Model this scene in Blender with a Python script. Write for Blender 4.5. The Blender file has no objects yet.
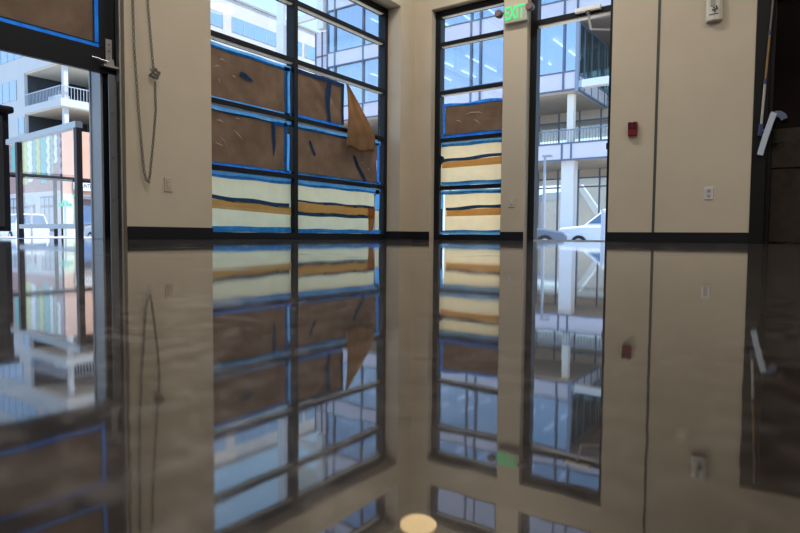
import bpy, bmesh, math, random
from mathutils import Vector, Matrix, Euler
random.seed(7)
S = bpy.context.scene
COL = S.collection
R = math.radians

# ------------------------------------------------------------------ camera
cam_d = bpy.data.cameras.new('camera')
cam = bpy.data.objects.new('camera', cam_d)
COL.objects.link(cam)
cam_d.sensor_width = 36.0
cam_d.lens = 36.0 * 596.96 / 800.0
cam_d.clip_start = 0.005
cam_d.clip_end = 600
cam.matrix_world = (Matrix.Translation((0, 0, 0.0437)) @ Matrix.Rotation(R(35.12), 4, 'Z')
                    @ Matrix.Rotation(R(90 - 2.95), 4, 'X') @ Matrix.Rotation(R(0.461), 4, 'Z'))
cam_d.dof.use_dof = True
cam_d.dof.focus_distance = 6.0
cam_d.dof.aperture_fstop = 10.0
S.camera = cam

# ------------------------------------------------------------------ exposure, sky, sun
S.view_settings.view_transform = 'Standard'
S.view_settings.look = 'None'
S.view_settings.exposure = 0.0
S.view_settings.gamma = 1.0
S.view_settings.use_curve_mapping = False

W = bpy.data.worlds.new('sky')
S.world = W
W.use_nodes = True
nt = W.node_tree
nt.nodes.clear()
wo = nt.nodes.new('ShaderNodeOutputWorld')
bg = nt.nodes.new('ShaderNodeBackground')
tc = nt.nodes.new('ShaderNodeTexCoord')
sx = nt.nodes.new('ShaderNodeSeparateXYZ')
cr = nt.nodes.new('ShaderNodeValToRGB')
cr.color_ramp.elements[0].position = 0.0
cr.color_ramp.elements[0].color = (0.74, 0.85, 0.95, 1)
cr.color_ramp.elements[1].position = 0.75
cr.color_ramp.elements[1].color = (0.16, 0.40, 0.90, 1)
e = cr.color_ramp.elements.new(0.12)
e.color = (0.58, 0.76, 0.95, 1)
e = cr.color_ramp.elements.new(0.30)
e.color = (0.40, 0.67, 0.96, 1)
nt.links.new(tc.outputs['Generated'], sx.inputs[0])
nt.links.new(sx.outputs['Z'], cr.inputs[0])
nt.links.new(cr.outputs[0], bg.inputs[0])
bg.inputs[1].default_value = 2.0
nt.links.new(bg.outputs[0], wo.inputs[0])

sun_d = bpy.data.lights.new('sun', 'SUN')
sun_d.energy = 7.0
sun_d.angle = R(0.6)
sun_d.color = (1.0, 0.93, 0.82)
sun = bpy.data.objects.new('sun', sun_d)
COL.objects.link(sun)
sun.rotation_euler = Vector((-0.36, -0.05, -0.93)).to_track_quat('-Z', 'Y').to_euler()

FILL_LIGHT_W = 75.0  # power of each added ceiling fill light


# ------------------------------------------------------------------ materials
def mat(name, col, rough=0.6, metal=0.0, spec=0.5, emit=None, estr=0.0, noise=0.0, nscale=8.0, bump=0.0, bscale=60.0, ior=None):
    m = bpy.data.materials.new(name)
    m.use_nodes = True
    n = m.node_tree
    b = n.nodes['Principled BSDF']
    b.inputs['Roughness'].default_value = rough
    b.inputs['Metallic'].default_value = metal
    b.inputs['Specular IOR Level'].default_value = spec
    if ior:
        b.inputs['IOR'].default_value = ior
    c4 = (col[0], col[1], col[2], 1)
    tcn = n.nodes.new('ShaderNodeTexCoord')
    if noise > 0:
        nz = n.nodes.new('ShaderNodeTexNoise')
        nz.inputs['Scale'].default_value = nscale
        nz.inputs['Detail'].default_value = 5
        n.links.new(tcn.outputs['Object'], nz.inputs['Vector'])
        rp = n.nodes.new('ShaderNodeValToRGB')
        rp.color_ramp.elements[0].position = 0.3
        rp.color_ramp.elements[1].position = 0.7
        rp.color_ramp.elements[0].color = (col[0] * (1 - noise), col[1] * (1 - noise), col[2] * (1 - noise), 1)
        rp.color_ramp.elements[1].color = (min(1, col[0] * (1 + noise)), min(1, col[1] * (1 + noise)), min(1, col[2] * (1 + noise)), 1)
        n.links.new(nz.outputs['Fac'], rp.inputs[0])
        n.links.new(rp.outputs[0], b.inputs['Base Color'])
    else:
        b.inputs['Base Color'].default_value = c4
    if bump > 0:
        nb = n.nodes.new('ShaderNodeTexNoise')
        nb.inputs['Scale'].default_value = bscale
        nb.inputs['Detail'].default_value = 3
        n.links.new(tcn.outputs['Object'], nb.inputs['Vector'])
        bp = n.nodes.new('ShaderNodeBump')
        bp.inputs['Strength'].default_value = bump
        bp.inputs['Distance'].default_value = 0.01
        n.links.new(nb.outputs['Fac'], bp.inputs['Height'])
        n.links.new(bp.outputs[0], b.inputs['Normal'])
    if emit:
        b.inputs['Emission Color'].default_value = (emit[0], emit[1], emit[2], 1)
        b.inputs['Emission Strength'].default_value = estr
    return m


def glass_mat(name, tint=(1, 1, 1), gloss=(1, 1, 1), fac=None, ior=1.45):
    m = bpy.data.materials.new(name)
    m.use_nodes = True
    n = m.node_tree
    n.nodes.clear()
    o = n.nodes.new('ShaderNodeOutputMaterial')
    t = n.nodes.new('ShaderNodeBsdfTransparent')
    t.inputs[0].default_value = (*tint, 1)
    g = n.nodes.new('ShaderNodeBsdfGlossy')
    g.inputs['Color'].default_value = (*gloss, 1)
    g.inputs['Roughness'].default_value = 0.0
    mx = n.nodes.new('ShaderNodeMixShader')
    if fac is None:
        lw = n.nodes.new('ShaderNodeLayerWeight')
        lw.inputs['Blend'].default_value = 0.5
        pw = n.nodes.new('ShaderNodeMath')
        pw.operation = 'POWER'
        pw.inputs[1].default_value = 5.0
        ma = n.nodes.new('ShaderNodeMath')
        ma.operation = 'MULTIPLY_ADD'
        ma.inputs[1].default_value = 0.55
        ma.inputs[2].default_value = 0.03
        n.links.new(lw.outputs['Facing'], pw.inputs[0])
        n.links.new(pw.outputs[0], ma.inputs[0])
        n.links.new(ma.outputs[0], mx.inputs[0])
    else:
        mx.inputs[0].default_value = fac
    n.links.new(t.outputs[0], mx.inputs[1])
    n.links.new(g.outputs[0], mx.inputs[2])
    n.links.new(mx.outputs[0], o.inputs[0])
    return m


def sheet_mat(name, diff, trans, tfac=0.6, noise=0.12, nscale=9.0, bump=0.25):
    """thin paper or tape that lets daylight through"""
    m = bpy.data.materials.new(name)
    m.use_nodes = True
    n = m.node_tree
    n.nodes.clear()
    o = n.nodes.new('ShaderNodeOutputMaterial')
    d = n.nodes.new('ShaderNodeBsdfDiffuse')
    t = n.nodes.new('ShaderNodeBsdfTranslucent')
    mx = n.nodes.new('ShaderNodeMixShader')
    mx.inputs[0].default_value = tfac
    tcn = n.nodes.new('ShaderNodeTexCoord')
    nz = n.nodes.new('ShaderNodeTexNoise')
    nz.inputs['Scale'].default_value = nscale
    nz.inputs['Detail'].default_value = 6
    n.links.new(tcn.outputs['Object'], nz.inputs['Vector'])
    for node, c in ((d, diff), (t, trans)):
        rp = n.nodes.new('ShaderNodeValToRGB')
        rp.color_ramp.elements[0].position = 0.3
        rp.color_ramp.elements[1].position = 0.7
        rp.color_ramp.elements[0].color = (*[v * (1 - noise) for v in c], 1)
        rp.color_ramp.elements[1].color = (*[min(1, v * (1 + noise)) for v in c], 1)
        n.links.new(nz.outputs['Fac'], rp.inputs[0])
        n.links.new(rp.outputs[0], node.inputs['Color'])
    bp = n.nodes.new('ShaderNodeBump')
    bp.inputs['Strength'].default_value = bump
    bp.inputs['Distance'].default_value = 0.02
    n.links.new(nz.outputs['Fac'], bp.inputs['Height'])
    n.links.new(bp.outputs[0], d.inputs['Normal'])
    n.links.new(d.outputs[0], mx.inputs[1])
    n.links.new(t.outputs[0], mx.inputs[2])
    n.links.new(mx.outputs[0], o.inputs[0])
    return m


def floor_material():
    m = bpy.data.materials.new('polished_concrete')
    m.use_nodes = True
    n = m.node_tree
    L = n.links
    b = n.nodes['Principled BSDF']
    b.inputs['IOR'].default_value = 1.75
    tcn = n.nodes.new('ShaderNodeTexCoord')

    def noise(scale, detail=4, rough=0.55):
        z = n.nodes.new('ShaderNodeTexNoise')
        z.inputs['Scale'].default_value = scale
        z.inputs['Detail'].default_value = detail
        z.inputs['Roughness'].default_value = rough
        L.new(tcn.outputs['Object'], z.inputs['Vector'])
        return z

    def ramp(src, p0, c0, p1, c1):
        r = n.nodes.new('ShaderNodeValToRGB')
        r.color_ramp.elements[0].position = p0
        r.color_ramp.elements[1].position = p1
        r.color_ramp.elements[0].color = c0
        r.color_ramp.elements[1].color = c1
        L.new(src, r.inputs[0])
        return r

    def mix(fac, a, c, mode='MIX'):
        x = n.nodes.new('ShaderNodeMixRGB')
        x.blend_type = mode
        if isinstance(fac, float):
            x.inputs[0].default_value = fac
        else:
            L.new(fac, x.inputs[0])
        L.new(a, x.inputs[1])
        L.new(c, x.inputs[2])
        return x
    big = ramp(noise(2.2).outputs['Fac'], 0.32, (0.014, 0.011, 0.0095, 1), 0.70, (0.040, 0.033, 0.028, 1))
    fine = ramp(noise(75, 6, 0.75).outputs['Fac'], 0.36, (0.35, 0.34, 0.33, 1), 0.66, (2.1, 2.05, 2.0, 1))
    base = mix(1.0, big.outputs[0], fine.outputs[0], 'MULTIPLY')
    blot = ramp(noise(85, 4, 0.65).outputs['Fac'], 0.50, (0, 0, 0, 1), 0.63, (1, 1, 1, 1))
    blot2 = ramp(noise(3.0, 3, 0.6).outputs['Fac'], 0.38, (0.15, 0.15, 0.15, 1), 0.62, (0.9, 0.9, 0.9, 1))
    blm = mix(1.0, blot.outputs[0], blot2.outputs[0], 'MULTIPLY')
    sx2 = n.nodes.new('ShaderNodeSeparateXYZ')
    L.new(tcn.outputs['Object'], sx2.inputs[0])
    sd2 = n.nodes.new('ShaderNodeMapRange')
    sd2.inputs['From Min'].default_value = -0.30
    sd2.inputs['From Max'].default_value = 0.0
    sd2.inputs['To Min'].default_value = 1.0
    sd2.inputs['To Max'].default_value = 0.4
    L.new(sx2.outputs['X'], sd2.inputs['Value'])
    blm = mix(1.0, blm.outputs[0], sd2.outputs[0], 'MULTIPLY')
    paste = n.nodes.new('ShaderNodeRGB')
    paste.outputs[0].default_value = (0.22, 0.205, 0.20, 1)
    base = mix(blm.outputs[0], base.outputs[0], paste.outputs[0])
    vor = n.nodes.new('ShaderNodeTexVoronoi')          # sand and pebble flecks in the ground concrete
    vor.inputs['Scale'].default_value = 190
    L.new(tcn.outputs['Object'], vor.inputs['Vector'])
    fl = ramp(vor.outputs['Distance'], 0.10, (1, 1, 1, 1), 0.22, (0, 0, 0, 1))
    rare = ramp(noise(70, 2).outputs['Fac'], 0.56, (0, 0, 0, 1), 0.64, (1, 1, 1, 1))
    flm = mix(1.0, fl.outputs[0], rare.outputs[0], 'MULTIPLY')
    fleck = n.nodes.new('ShaderNodeRGB')
    fleck.outputs[0].default_value = (0.24, 0.22, 0.20, 1)
    base2 = mix(flm.outputs[0], base.outputs[0], fleck.outputs[0])
    # dried slurry smears and hazy patches
    smear = ramp(noise(7.0, 7, 0.65).outputs['Fac'], 0.57, (0, 0, 0, 1), 0.72, (1, 1, 1, 1))
    dust = n.nodes.new('ShaderNodeRGB')
    dust.outputs[0].default_value = (0.34, 0.33, 0.33, 1)
    sxyz = n.nodes.new('ShaderNodeSeparateXYZ')
    L.new(tcn.outputs['Object'], sxyz.inputs[0])
    side = n.nodes.new('ShaderNodeMapRange')           # the floor is dustier towards the garage door side
    side.inputs['From Min'].default_value = -0.50
    side.inputs['From Max'].default_value = -0.06
    side.inputs['To Min'].default_value = 0.70
    side.inputs['To Max'].default_value = 0.12
    L.new(sxyz.outputs['X'], side.inputs['Value'])
    sm = n.nodes.new('ShaderNodeMath')
    sm.operation = 'MULTIPLY'
    L.new(smear.outputs[0], sm.inputs[0])
    L.new(side.outputs[0], sm.inputs[1])
    base3 = mix(sm.outputs[0], base2.outputs[0], dust.outputs[0])
    L.new(base3.outputs[0], b.inputs['Base Color'])
    ra = ramp(noise(5.0, 6, 0.6).outputs['Fac'], 0.35, (0.012, 0.012, 0.012, 1), 0.75, (0.055, 0.055, 0.055, 1))
    rb = n.nodes.new('ShaderNodeRGB')
    rb.outputs[0].default_value = (0.20, 0.20, 0.20, 1)
    rr = mix(sm.outputs[0], ra.outputs[0], rb.outputs[0])
    L.new(rr.outputs[0], b.inputs['Roughness'])
    bp = n.nodes.new('ShaderNodeBump')
    bp.inputs['Strength'].default_value = 0.03
    bp.inputs['Distance'].default_value = 0.0012
    L.new(noise(60, 3).outputs['Fac'], bp.inputs['Height'])
    L.new(bp.outputs[0], b.inputs['Normal'])
    gl = n.nodes.new('ShaderNodeBsdfGlossy')           # faint haze of the worn sealer
    gl.inputs['Color'].default_value = (0.62, 0.60, 0.60, 1)
    gl.inputs['Roughness'].default_value = 0.30
    mxs = n.nodes.new('ShaderNodeMixShader')
    mxs.inputs[0].default_value = 0.035
    L.new(b.outputs[0], mxs.inputs[1])
    L.new(gl.outputs[0], mxs.inputs[2])
    L.new(mxs.outputs[0], n.nodes['Material Output'].inputs['Surface'])
    return m


M = {}
M['floor'] = floor_material()
M['wall'] = mat('painted_wall', (0.52, 0.45, 0.355), 0.75, noise=0.03, nscale=3, bump=0.05, bscale=220)
M['ceiling'] = mat('ceiling_paint', (0.30, 0.28, 0.26), 0.9)
M['base'] = mat('black_baseboard', (0.010, 0.010, 0.014), 0.55, spec=0.2)
M['bronze'] = mat('dark_bronze_aluminium', (0.008, 0.0095, 0.014), 0.45, spec=0.22)
M['bronze_lt'] = mat('bronze_side', (0.045, 0.052, 0.066), 0.4)
M['bead'] = mat('pale_glazing_bead', (0.95, 0.93, 0.82), 0.5)  # pale colour stands in for daylight on the transom undersides
M['glass'] = glass_mat('clear_glass', (0.97, 0.97, 0.965))
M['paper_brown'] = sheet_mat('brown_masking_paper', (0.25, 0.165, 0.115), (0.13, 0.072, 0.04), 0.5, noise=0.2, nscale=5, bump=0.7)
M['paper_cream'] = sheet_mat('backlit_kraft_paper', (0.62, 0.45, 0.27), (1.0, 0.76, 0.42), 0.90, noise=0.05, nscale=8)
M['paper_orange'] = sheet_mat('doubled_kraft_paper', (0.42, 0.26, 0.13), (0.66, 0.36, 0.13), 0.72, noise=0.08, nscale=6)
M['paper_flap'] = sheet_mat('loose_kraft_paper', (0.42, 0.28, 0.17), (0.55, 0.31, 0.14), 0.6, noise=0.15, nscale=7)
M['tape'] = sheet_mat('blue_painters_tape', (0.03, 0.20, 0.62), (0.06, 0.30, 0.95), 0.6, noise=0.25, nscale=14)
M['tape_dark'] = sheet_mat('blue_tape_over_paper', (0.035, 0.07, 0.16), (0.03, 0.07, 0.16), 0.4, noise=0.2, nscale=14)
M['tape_lit'] = sheet_mat('blue_tape_on_glass', (0.10, 0.42, 0.92), (0.18, 0.54, 1.0), 0.85, noise=0.15, nscale=14)  # same blue tape, with the backlight put into its colour
M['steel'] = mat('galvanised_steel', (0.44, 0.45, 0.46), 0.35, metal=0.8, noise=0.12, nscale=20)
M['jamb'] = mat('grey_painted_steel', (0.30, 0.30, 0.31), 0.4, noise=0.05, nscale=4)
M['chain'] = mat('dull_steel_chain', (0.20, 0.19, 0.17), 0.45, metal=0.5)
M['plate'] = mat('white_cover_plate', (0.62, 0.58, 0.58), 0.35)
M['plate_tan'] = mat('almond_cover_plate', (0.46, 0.39, 0.32), 0.4)
M['slot'] = mat('socket_face', (0.40, 0.37, 0.39), 0.4)
M['slot_dark'] = mat('socket_slot', (0.03, 0.03, 0.03), 0.5)
M['tan_slot'] = mat('tan_socket_slot', (0.22, 0.18, 0.15), 0.5)
M['white_pl'] = mat('white_plastic', (0.60, 0.585, 0.53), 0.35)
M['grey_pl'] = mat('grey_plastic', (0.30, 0.30, 0.28), 0.4)
M['red'] = mat('red_enamel', (0.18, 0.012, 0.02), 0.3)
M['red_dk'] = mat('dark_red_enamel', (0.07, 0.006, 0.012), 0.3)
M['exit_face'] = mat('exit_sign_face', (0.46, 0.46, 0.40), 0.4)
M['exit_green'] = mat('lit_green_letters', (0.04, 0.55, 0.18), 0.4, emit=(0.03, 0.75, 0.20), estr=0.75)
M['lamp_grey'] = mat('grey_lamp_head', (0.12, 0.11, 0.11), 0.4)
M['lamp_lens'] = mat('dim_lamp_lens', (0.22, 0.15, 0.16), 0.25)
M['closer'] = mat('silver_closer', (0.90, 0.89, 0.86), 0.4)
M['joint'] = mat('dark_wall_joint', (0.055, 0.058, 0.055), 0.6)
M['dk_frame'] = mat('black_door_frame', (0.007, 0.007, 0.008), 0.5, spec=0.2)
M['dk_wood'] = mat('dark_brown_door_panel', (0.026, 0.019, 0.014), 0.6, spec=0.2, noise=0.3, nscale=14)
M['dk_glass'] = mat('black_door_glass', (0.006, 0.004, 0.005), 0.08)
M['blue_pl'] = mat('navy_plastic', (0.03, 0.04, 0.12), 0.4)
M['paleblue'] = mat('pale_blue_plastic', (0.46, 0.53, 0.64), 0.35)
M['pole_w'] = mat('white_pole', (0.42, 0.41, 0.40), 0.3)
M['pole_a'] = mat('amber_pole', (0.24, 0.15, 0.06), 0.3)
M['lamp_glow'] = mat('lit_lamp_disc', (0.9, 0.8, 0.6), 0.4, emit=(1.0, 0.70, 0.34), estr=4.2)
M['lamp_body'] = mat('lamp_body', (0.45, 0.40, 0.32), 0.4)
M['led'] = mat('ceiling_light_diffuser', (0.9, 0.9, 0.9), 0.5, emit=(1.0, 0.95, 0.86), estr=6.0)  # glow of the added fill lights
# outside
M['pave'] = mat('concrete_paving', (0.58, 0.52, 0.44), 0.8, noise=0.08, nscale=2)
M['asphalt'] = mat('asphalt', (0.30, 0.29, 0.28), 0.85, noise=0.15, nscale=3)
M['ext'] = mat('outer_wall_cladding', (0.40, 0.38, 0.36), 0.7)
M['panel'] = mat('lavender_metal_panel', (0.74, 0.69, 0.76), 0.45, noise=0.03, nscale=0.6)
M['mull'] = mat('slate_mullion', (0.13, 0.16, 0.23), 0.4)
M['mull_lt'] = mat('pale_inner_column', (0.42, 0.50, 0.55), 0.5)
M['curtain'] = glass_mat('curtain_wall_glass', (0.66, 0.74, 0.88), (0.74, 0.82, 0.96), fac=0.46)
M['dkcurtain'] = glass_mat('shaded_glass', (0.62, 0.74, 0.72), (0.7, 0.85, 0.85), fac=0.35)  # darker greenish glass around the recess
M['lobby'] = glass_mat('lobby_glass', (0.90, 0.96, 0.98), fac=0.10)
M['slab'] = mat('office_ceiling', (0.52, 0.53, 0.58), 0.8)
M['soffit'] = mat('tan_soffit_boards', (0.55, 0.47, 0.38), 0.7, noise=0.06, nscale=2)
M['soffit_br'] = mat('brown_soffit', (0.20, 0.155, 0.13), 0.7)
M['strip'] = mat('linear_office_light', (0.9, 0.9, 0.9), 0.5, emit=(1, 1, 1), estr=3.0)
M['conc_w'] = mat('white_concrete', (0.80, 0.79, 0.80), 0.7, noise=0.04, nscale=1)
M['cream_col'] = mat('cream_column', (0.86, 0.80, 0.70), 0.7)
M['rail'] = mat('blue_grey_rail', (0.20, 0.24, 0.32), 0.4)
M['stucco'] = mat('white_stucco', (0.58, 0.575, 0.57), 0.85, noise=0.02, nscale=0.4)
M['win_b'] = mat('sky_window_glass', (0.16, 0.30, 0.52), 0.04, spec=0.9, ior=2.2)
M['win_d'] = mat('dark_window_glass', (0.05, 0.06, 0.07), 0.1, spec=0.3)
M['cream_sof'] = mat('cream_balcony_soffit', (0.72, 0.66, 0.54), 0.8)
M['wrail'] = mat('pale_railing', (0.42, 0.47, 0.54), 0.5)
M['brick'] = mat('pink_brick', (0.46, 0.27, 0.25), 0.85, noise=0.1, nscale=1.2)
M['peach'] = mat('peach_brick', (0.66, 0.40, 0.29), 0.85, noise=0.06, nscale=0.8)
M['storef'] = mat('storefront_frame', (0.22, 0.20, 0.22), 0.5)
M['storew'] = mat('storefront_wall', (0.66, 0.62, 0.62), 0.7)
M['yel'] = mat('mural_yellow', (0.62, 0.62, 0.24), 0.8)
M['wht'] = mat('mural_white', (0.84, 0.84, 0.82), 0.8)
M['teal'] = mat('mural_teal', (0.22, 0.50, 0.46), 0.8)
M['sage'] = mat('mural_sage', (0.40, 0.48, 0.36), 0.8)
M['mauve'] = mat('mural_mauve', (0.42, 0.30, 0.33), 0.8)
M['black'] = mat('black_cabinet_paint', (0.004, 0.004, 0.006), 0.7, spec=0.05)
M['silver'] = mat('brushed_rail', (0.50, 0.54, 0.58), 0.4, metal=0.3)
M['darkpost'] = mat('dark_brown_post', (0.035, 0.025, 0.028), 0.5)
M['car_w'] = mat('white_car_paint', (0.80, 0.82, 0.84), 0.2)
M['car_s'] = mat('silver_car_paint', (0.52, 0.58, 0.62), 0.22, metal=0.3)
M['car_g'] = mat('slate_car_paint', (0.16, 0.19, 0.25), 0.22, metal=0.3)
M['car_glass'] = mat('car_glass', (0.06, 0.12, 0.22), 0.05, spec=0.8)
M['tyre'] = mat('tyre_rubber', (0.02, 0.02, 0.02), 0.8)
M['hub'] = mat('wheel_hub', (0.6, 0.6, 0.62), 0.3, metal=0.6)
M['green'] = mat('green_street_sign', (0.06, 0.55, 0.32), 0.5)
M['tan'] = mat('tan_siding', (0.56, 0.46, 0.35), 0.85, noise=0.1, nscale=1.0)
M['ltrim'] = mat('white_roof_trim', (0.86, 0.85, 0.82), 0.7)
M['roofg'] = mat('grey_roof', (0.35, 0.35, 0.37), 0.8)
M['lampp'] = mat('grey_lamp_post', (0.36, 0.38, 0.44), 0.5)


# ------------------------------------------------------------------ building helpers
def setp(o, label=None, cat=None, group=None, kind=None):
    if label: o['label'] = label
    if cat: o['category'] = cat
    if group: o['group'] = group
    if kind: o['kind'] = kind
    return o


def wloc(p):
    v = Vector((0, 0, 0))
    while p is not None:
        v += p.location
        p = p.parent
    return v


def thing(name, label, cat, loc=(0, 0, 0), rz=0.0, group=None, kind=None):
    o = bpy.data.objects.new(name, None)
    o.empty_display_size = 0.05
    COL.objects.link(o)
    o.location = loc
    o.rotation_euler = (0, 0, rz)
    return setp(o, label, cat, group, kind)


class MB:
    def __init__(s):
        s.bm = bmesh.new()

    def box(s, x0, x1, y0, y1, z0, z1):
        if x0 > x1: x0, x1 = x1, x0
        if y0 > y1: y0, y1 = y1, y0
        if z0 > z1: z0, z1 = z1, z0
        v = [s.bm.verts.new((x, y, z)) for x in (x0, x1) for y in (y0, y1) for z in (z0, z1)]
        for f in ((0, 1, 3, 2), (4, 6, 7, 5), (0, 4, 5, 1), (2, 3, 7, 6), (0, 2, 6, 4), (1, 5, 7, 3)):
            s.bm.faces.new([v[i] for i in f])
        return s

    def prism(s, pts, axis, a, b):
        """closed polygon of 2D points extruded along an axis from a to b"""
        def mk(p, t):
            if axis == 'x': return (t, p[0], p[1])
            if axis == 'y': return (p[0], t, p[1])
            return (p[0], p[1], t)
        A = [s.bm.verts.new(mk(p, a)) for p in pts]
        B = [s.bm.verts.new(mk(p, b)) for p in pts]
        s.bm.faces.new(A)
        s.bm.faces.new(B[::-1])
        k = len(pts)
        for i in range(k):
            s.bm.faces.new([A[i], B[i], B[(i + 1) % k], A[(i + 1) % k]])
        return s

    def tube(s, path, r, seg=10, r1=None, caps=True):
        pts = [Vector(p) for p in path]
        rings = []
        up = None
        for i, p in enumerate(pts):
            d = (pts[min(i + 1, len(pts) - 1)] - pts[max(i - 1, 0)]).normalized()
            if up is None:
                up = Vector((0, 0, 1)) if abs(d.z) < 0.9 else Vector((1, 0, 0))
            a = d.cross(up).normalized()
            b = a.cross(d).normalized()
            up = b
            rr = r if r1 is None else r + (r1 - r) * i / max(1, len(pts) - 1)
            rings.append([s.bm.verts.new(p + (a * math.cos(t) + b * math.sin(t)) * rr)
                          for t in [2 * math.pi * k / seg for k in range(seg)]])
        for i in range(len(rings) - 1):
            for k in range(seg):
                s.bm.faces.new([rings[i][k], rings[i][(k + 1) % seg], rings[i + 1][(k + 1) % seg], rings[i + 1][k]])
        if caps:
            s.bm.faces.new(rings[0][::-1])
            s.bm.faces.new(rings[-1])
        return s

    def lathe(s, prof, c=(0, 0, 0), axis='z', seg=24):
        rings = []
        for r, h in prof:
            ring = []
            for k in range(seg):
                t = 2 * math.pi * k / seg
                u, v = r * math.cos(t), r * math.sin(t)
                p = (u, v, h) if axis == 'z' else ((u, h, v) if axis == 'y' else (h, u, v))
                ring.append(s.bm.verts.new((p[0] + c[0], p[1] + c[1], p[2] + c[2])))
            rings.append(ring)
        for i in range(len(rings) - 1):
            for k in range(seg):
                s.bm.faces.new([rings[i][k], rings[i][(k + 1) % seg], rings[i + 1][(k + 1) % seg], rings[i + 1][k]])
        s.bm.faces.new(rings[0][::-1])
        s.bm.faces.new(rings[-1])
        return s

    def grid(s, f, nu, nv, thick=None):
        """surface f(u,v) sampled on a grid, optionally given a real thickness by an offset vector"""
        V = [[s.bm.verts.new(f(i / nu, j / nv)) for j in range(nv + 1)] for i in range(nu + 1)]
        for i in range(nu):
            for j in range(nv):
                s.bm.faces.new([V[i][j], V[i + 1][j], V[i + 1][j + 1], V[i][j + 1]])
        return s

    def build(s, name, m, parent=None, bevel=0.0, smooth=False, local=False, top=False):
        bmesh.ops.recalc_face_normals(s.bm, faces=s.bm.faces[:])
        me = bpy.data.meshes.new(name)
        org = Vector((0, 0, 0))
        if parent is not None and not local:
            org = wloc(parent)
        elif top:
            xs = [v.co for v in s.bm.verts]
            lo = Vector((min(c.x for c in xs), min(c.y for c in xs), min(c.z for c in xs)))
            hi = Vector((max(c.x for c in xs), max(c.y for c in xs), max(c.z for c in xs)))
            org = Vector(((lo.x + hi.x) / 2, (lo.y + hi.y) / 2, lo.z))
        if org.length > 0:
            for v in s.bm.verts:
                v.co -= org
        s.bm.to_mesh(me)
        s.bm.free()
        if m is not None:
            me.materials.append(m)
        if smooth:
            for p in me.polygons:
                p.use_smooth = True
        o = bpy.data.objects.new(name, me)
        COL.objects.link(o)
        if parent is not None:
            o.parent = parent
        elif top:
            o.location = org
        if bevel > 0:
            md = o.modifiers.new('bevel', 'BEVEL')
            md.width = bevel
            md.segments = 2
            md.limit_method = 'ANGLE'
        return o


def box(name, m, parent, *b, bevel=0.0, local=False):
    return MB().box(*b).build(name, m, parent, bevel=bevel, local=local)


def struct(name, mb, m, bevel=0.0):
    o = mb.build(name, m, None, bevel=bevel)
    o['kind'] = 'structure'
    return o


def text_mesh(name, body, size, m, parent, loc, rot, depth=0.004, sx=1.0, align='CENTER'):
    cu = bpy.data.curves.new('tmp', 'FONT')
    cu.body = body
    cu.size = size
    cu.align_x = align
    cu.align_y = 'CENTER'
    cu.extrude = depth
    cu.offset = size * 0.015
    t = bpy.data.objects.new('tmp', cu)
    COL.objects.link(t)
    dg = bpy.context.evaluated_depsgraph_get()
    me = bpy.data.meshes.new_from_object(t.evaluated_get(dg))
    bpy.data.objects.remove(t)
    me.transform(Matrix.Translation(Vector(loc) - wloc(parent)) @ Euler(rot).to_matrix().to_4x4() @ Matrix.Diagonal((sx, 1, 1, 1)))
    me.materials.clear()
    me.materials.append(m)
    me.name = name
    o = bpy.data.objects.new(name, me)
    COL.objects.link(o)
    o.parent = parent
    return o


# key planes of the room
LX = -4.376      # face of the left wall
WX = -4.574      # front of the left window frame
WY = 6.515       # face of the far wall
GY = 6.615       # front of the far window and door frames
LO = -4.70       # outer face of left wall
YO = 6.80        # outer face of far wall
CEIL = 4.6
HEAD = 2.90

# ------------------------------------------------------------------ room shell
struct('floor', MB().box(LO, 6.0, -7.0, YO, -0.12, 0.0), M['floor'])
struct('ceiling', MB().box(LO, 6.3, -7.3, YO, CEIL, CEIL + 0.3), M['ceiling'])

wl = MB()
wl.box(LO, LX, -7.0, -1.2, 0, CEIL)                       # beyond the garage opening
wl.box(LO, LX, -1.2, 2.445, 3.05, CEIL)                   # above the garage opening
wl.box(-4.62, -4.50, 2.447, 2.56, 0, 3.05)
wl.box(LO, LX, 2.445, 2.56, 3.05, CEIL)
wl.box(LO, LX, 2.56, 3.349, 0, CEIL)                      # chain hoist pier
wl.box(LO, LX, 3.349, 6.20, HEAD, 3.22)
wl.box(LO, LX, 3.349, 6.20, 3.72, CEIL)
wl.box(LO, LX, 6.20, WY, 0, CEIL)                         # corner pier
struct('wall_left', wl, M['wall'])

wb = MB()
wb.box(LO, -4.125, WY, YO, 0, CEIL)
wb.box(-4.125, -3.124, WY, YO, HEAD, 3.22)
wb.box(-4.125, -3.124, WY, YO, 3.72, CEIL)
wb.box(-3.124, -2.83, WY, YO, 0, CEIL)
wb.box(-2.83, -1.87, WY, YO, HEAD, 3.22)
wb.box(-2.83, -1.87, WY, YO, 3.72, CEIL)
wb.box(-1.87, -0.558, WY, YO, 0, CEIL)
wb.box(-0.558, 0.60, WY, YO, 2.34, CEIL)
wb.box(-0.558, 0.60, WY + 0.16, YO, 0, 2.34)
wb.box(0.60, 6.3, WY, YO, 0, CEIL)
struct('wall_back', wb, M['wall'])
struct('wall_right', MB().box(6.0, 6.3, -7.0, WY, 0, CEIL), M['wall'])
struct('wall_front', MB().box(LO, 6.3, -7.3, -7.0, 0, CEIL), M['wall'])

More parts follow.
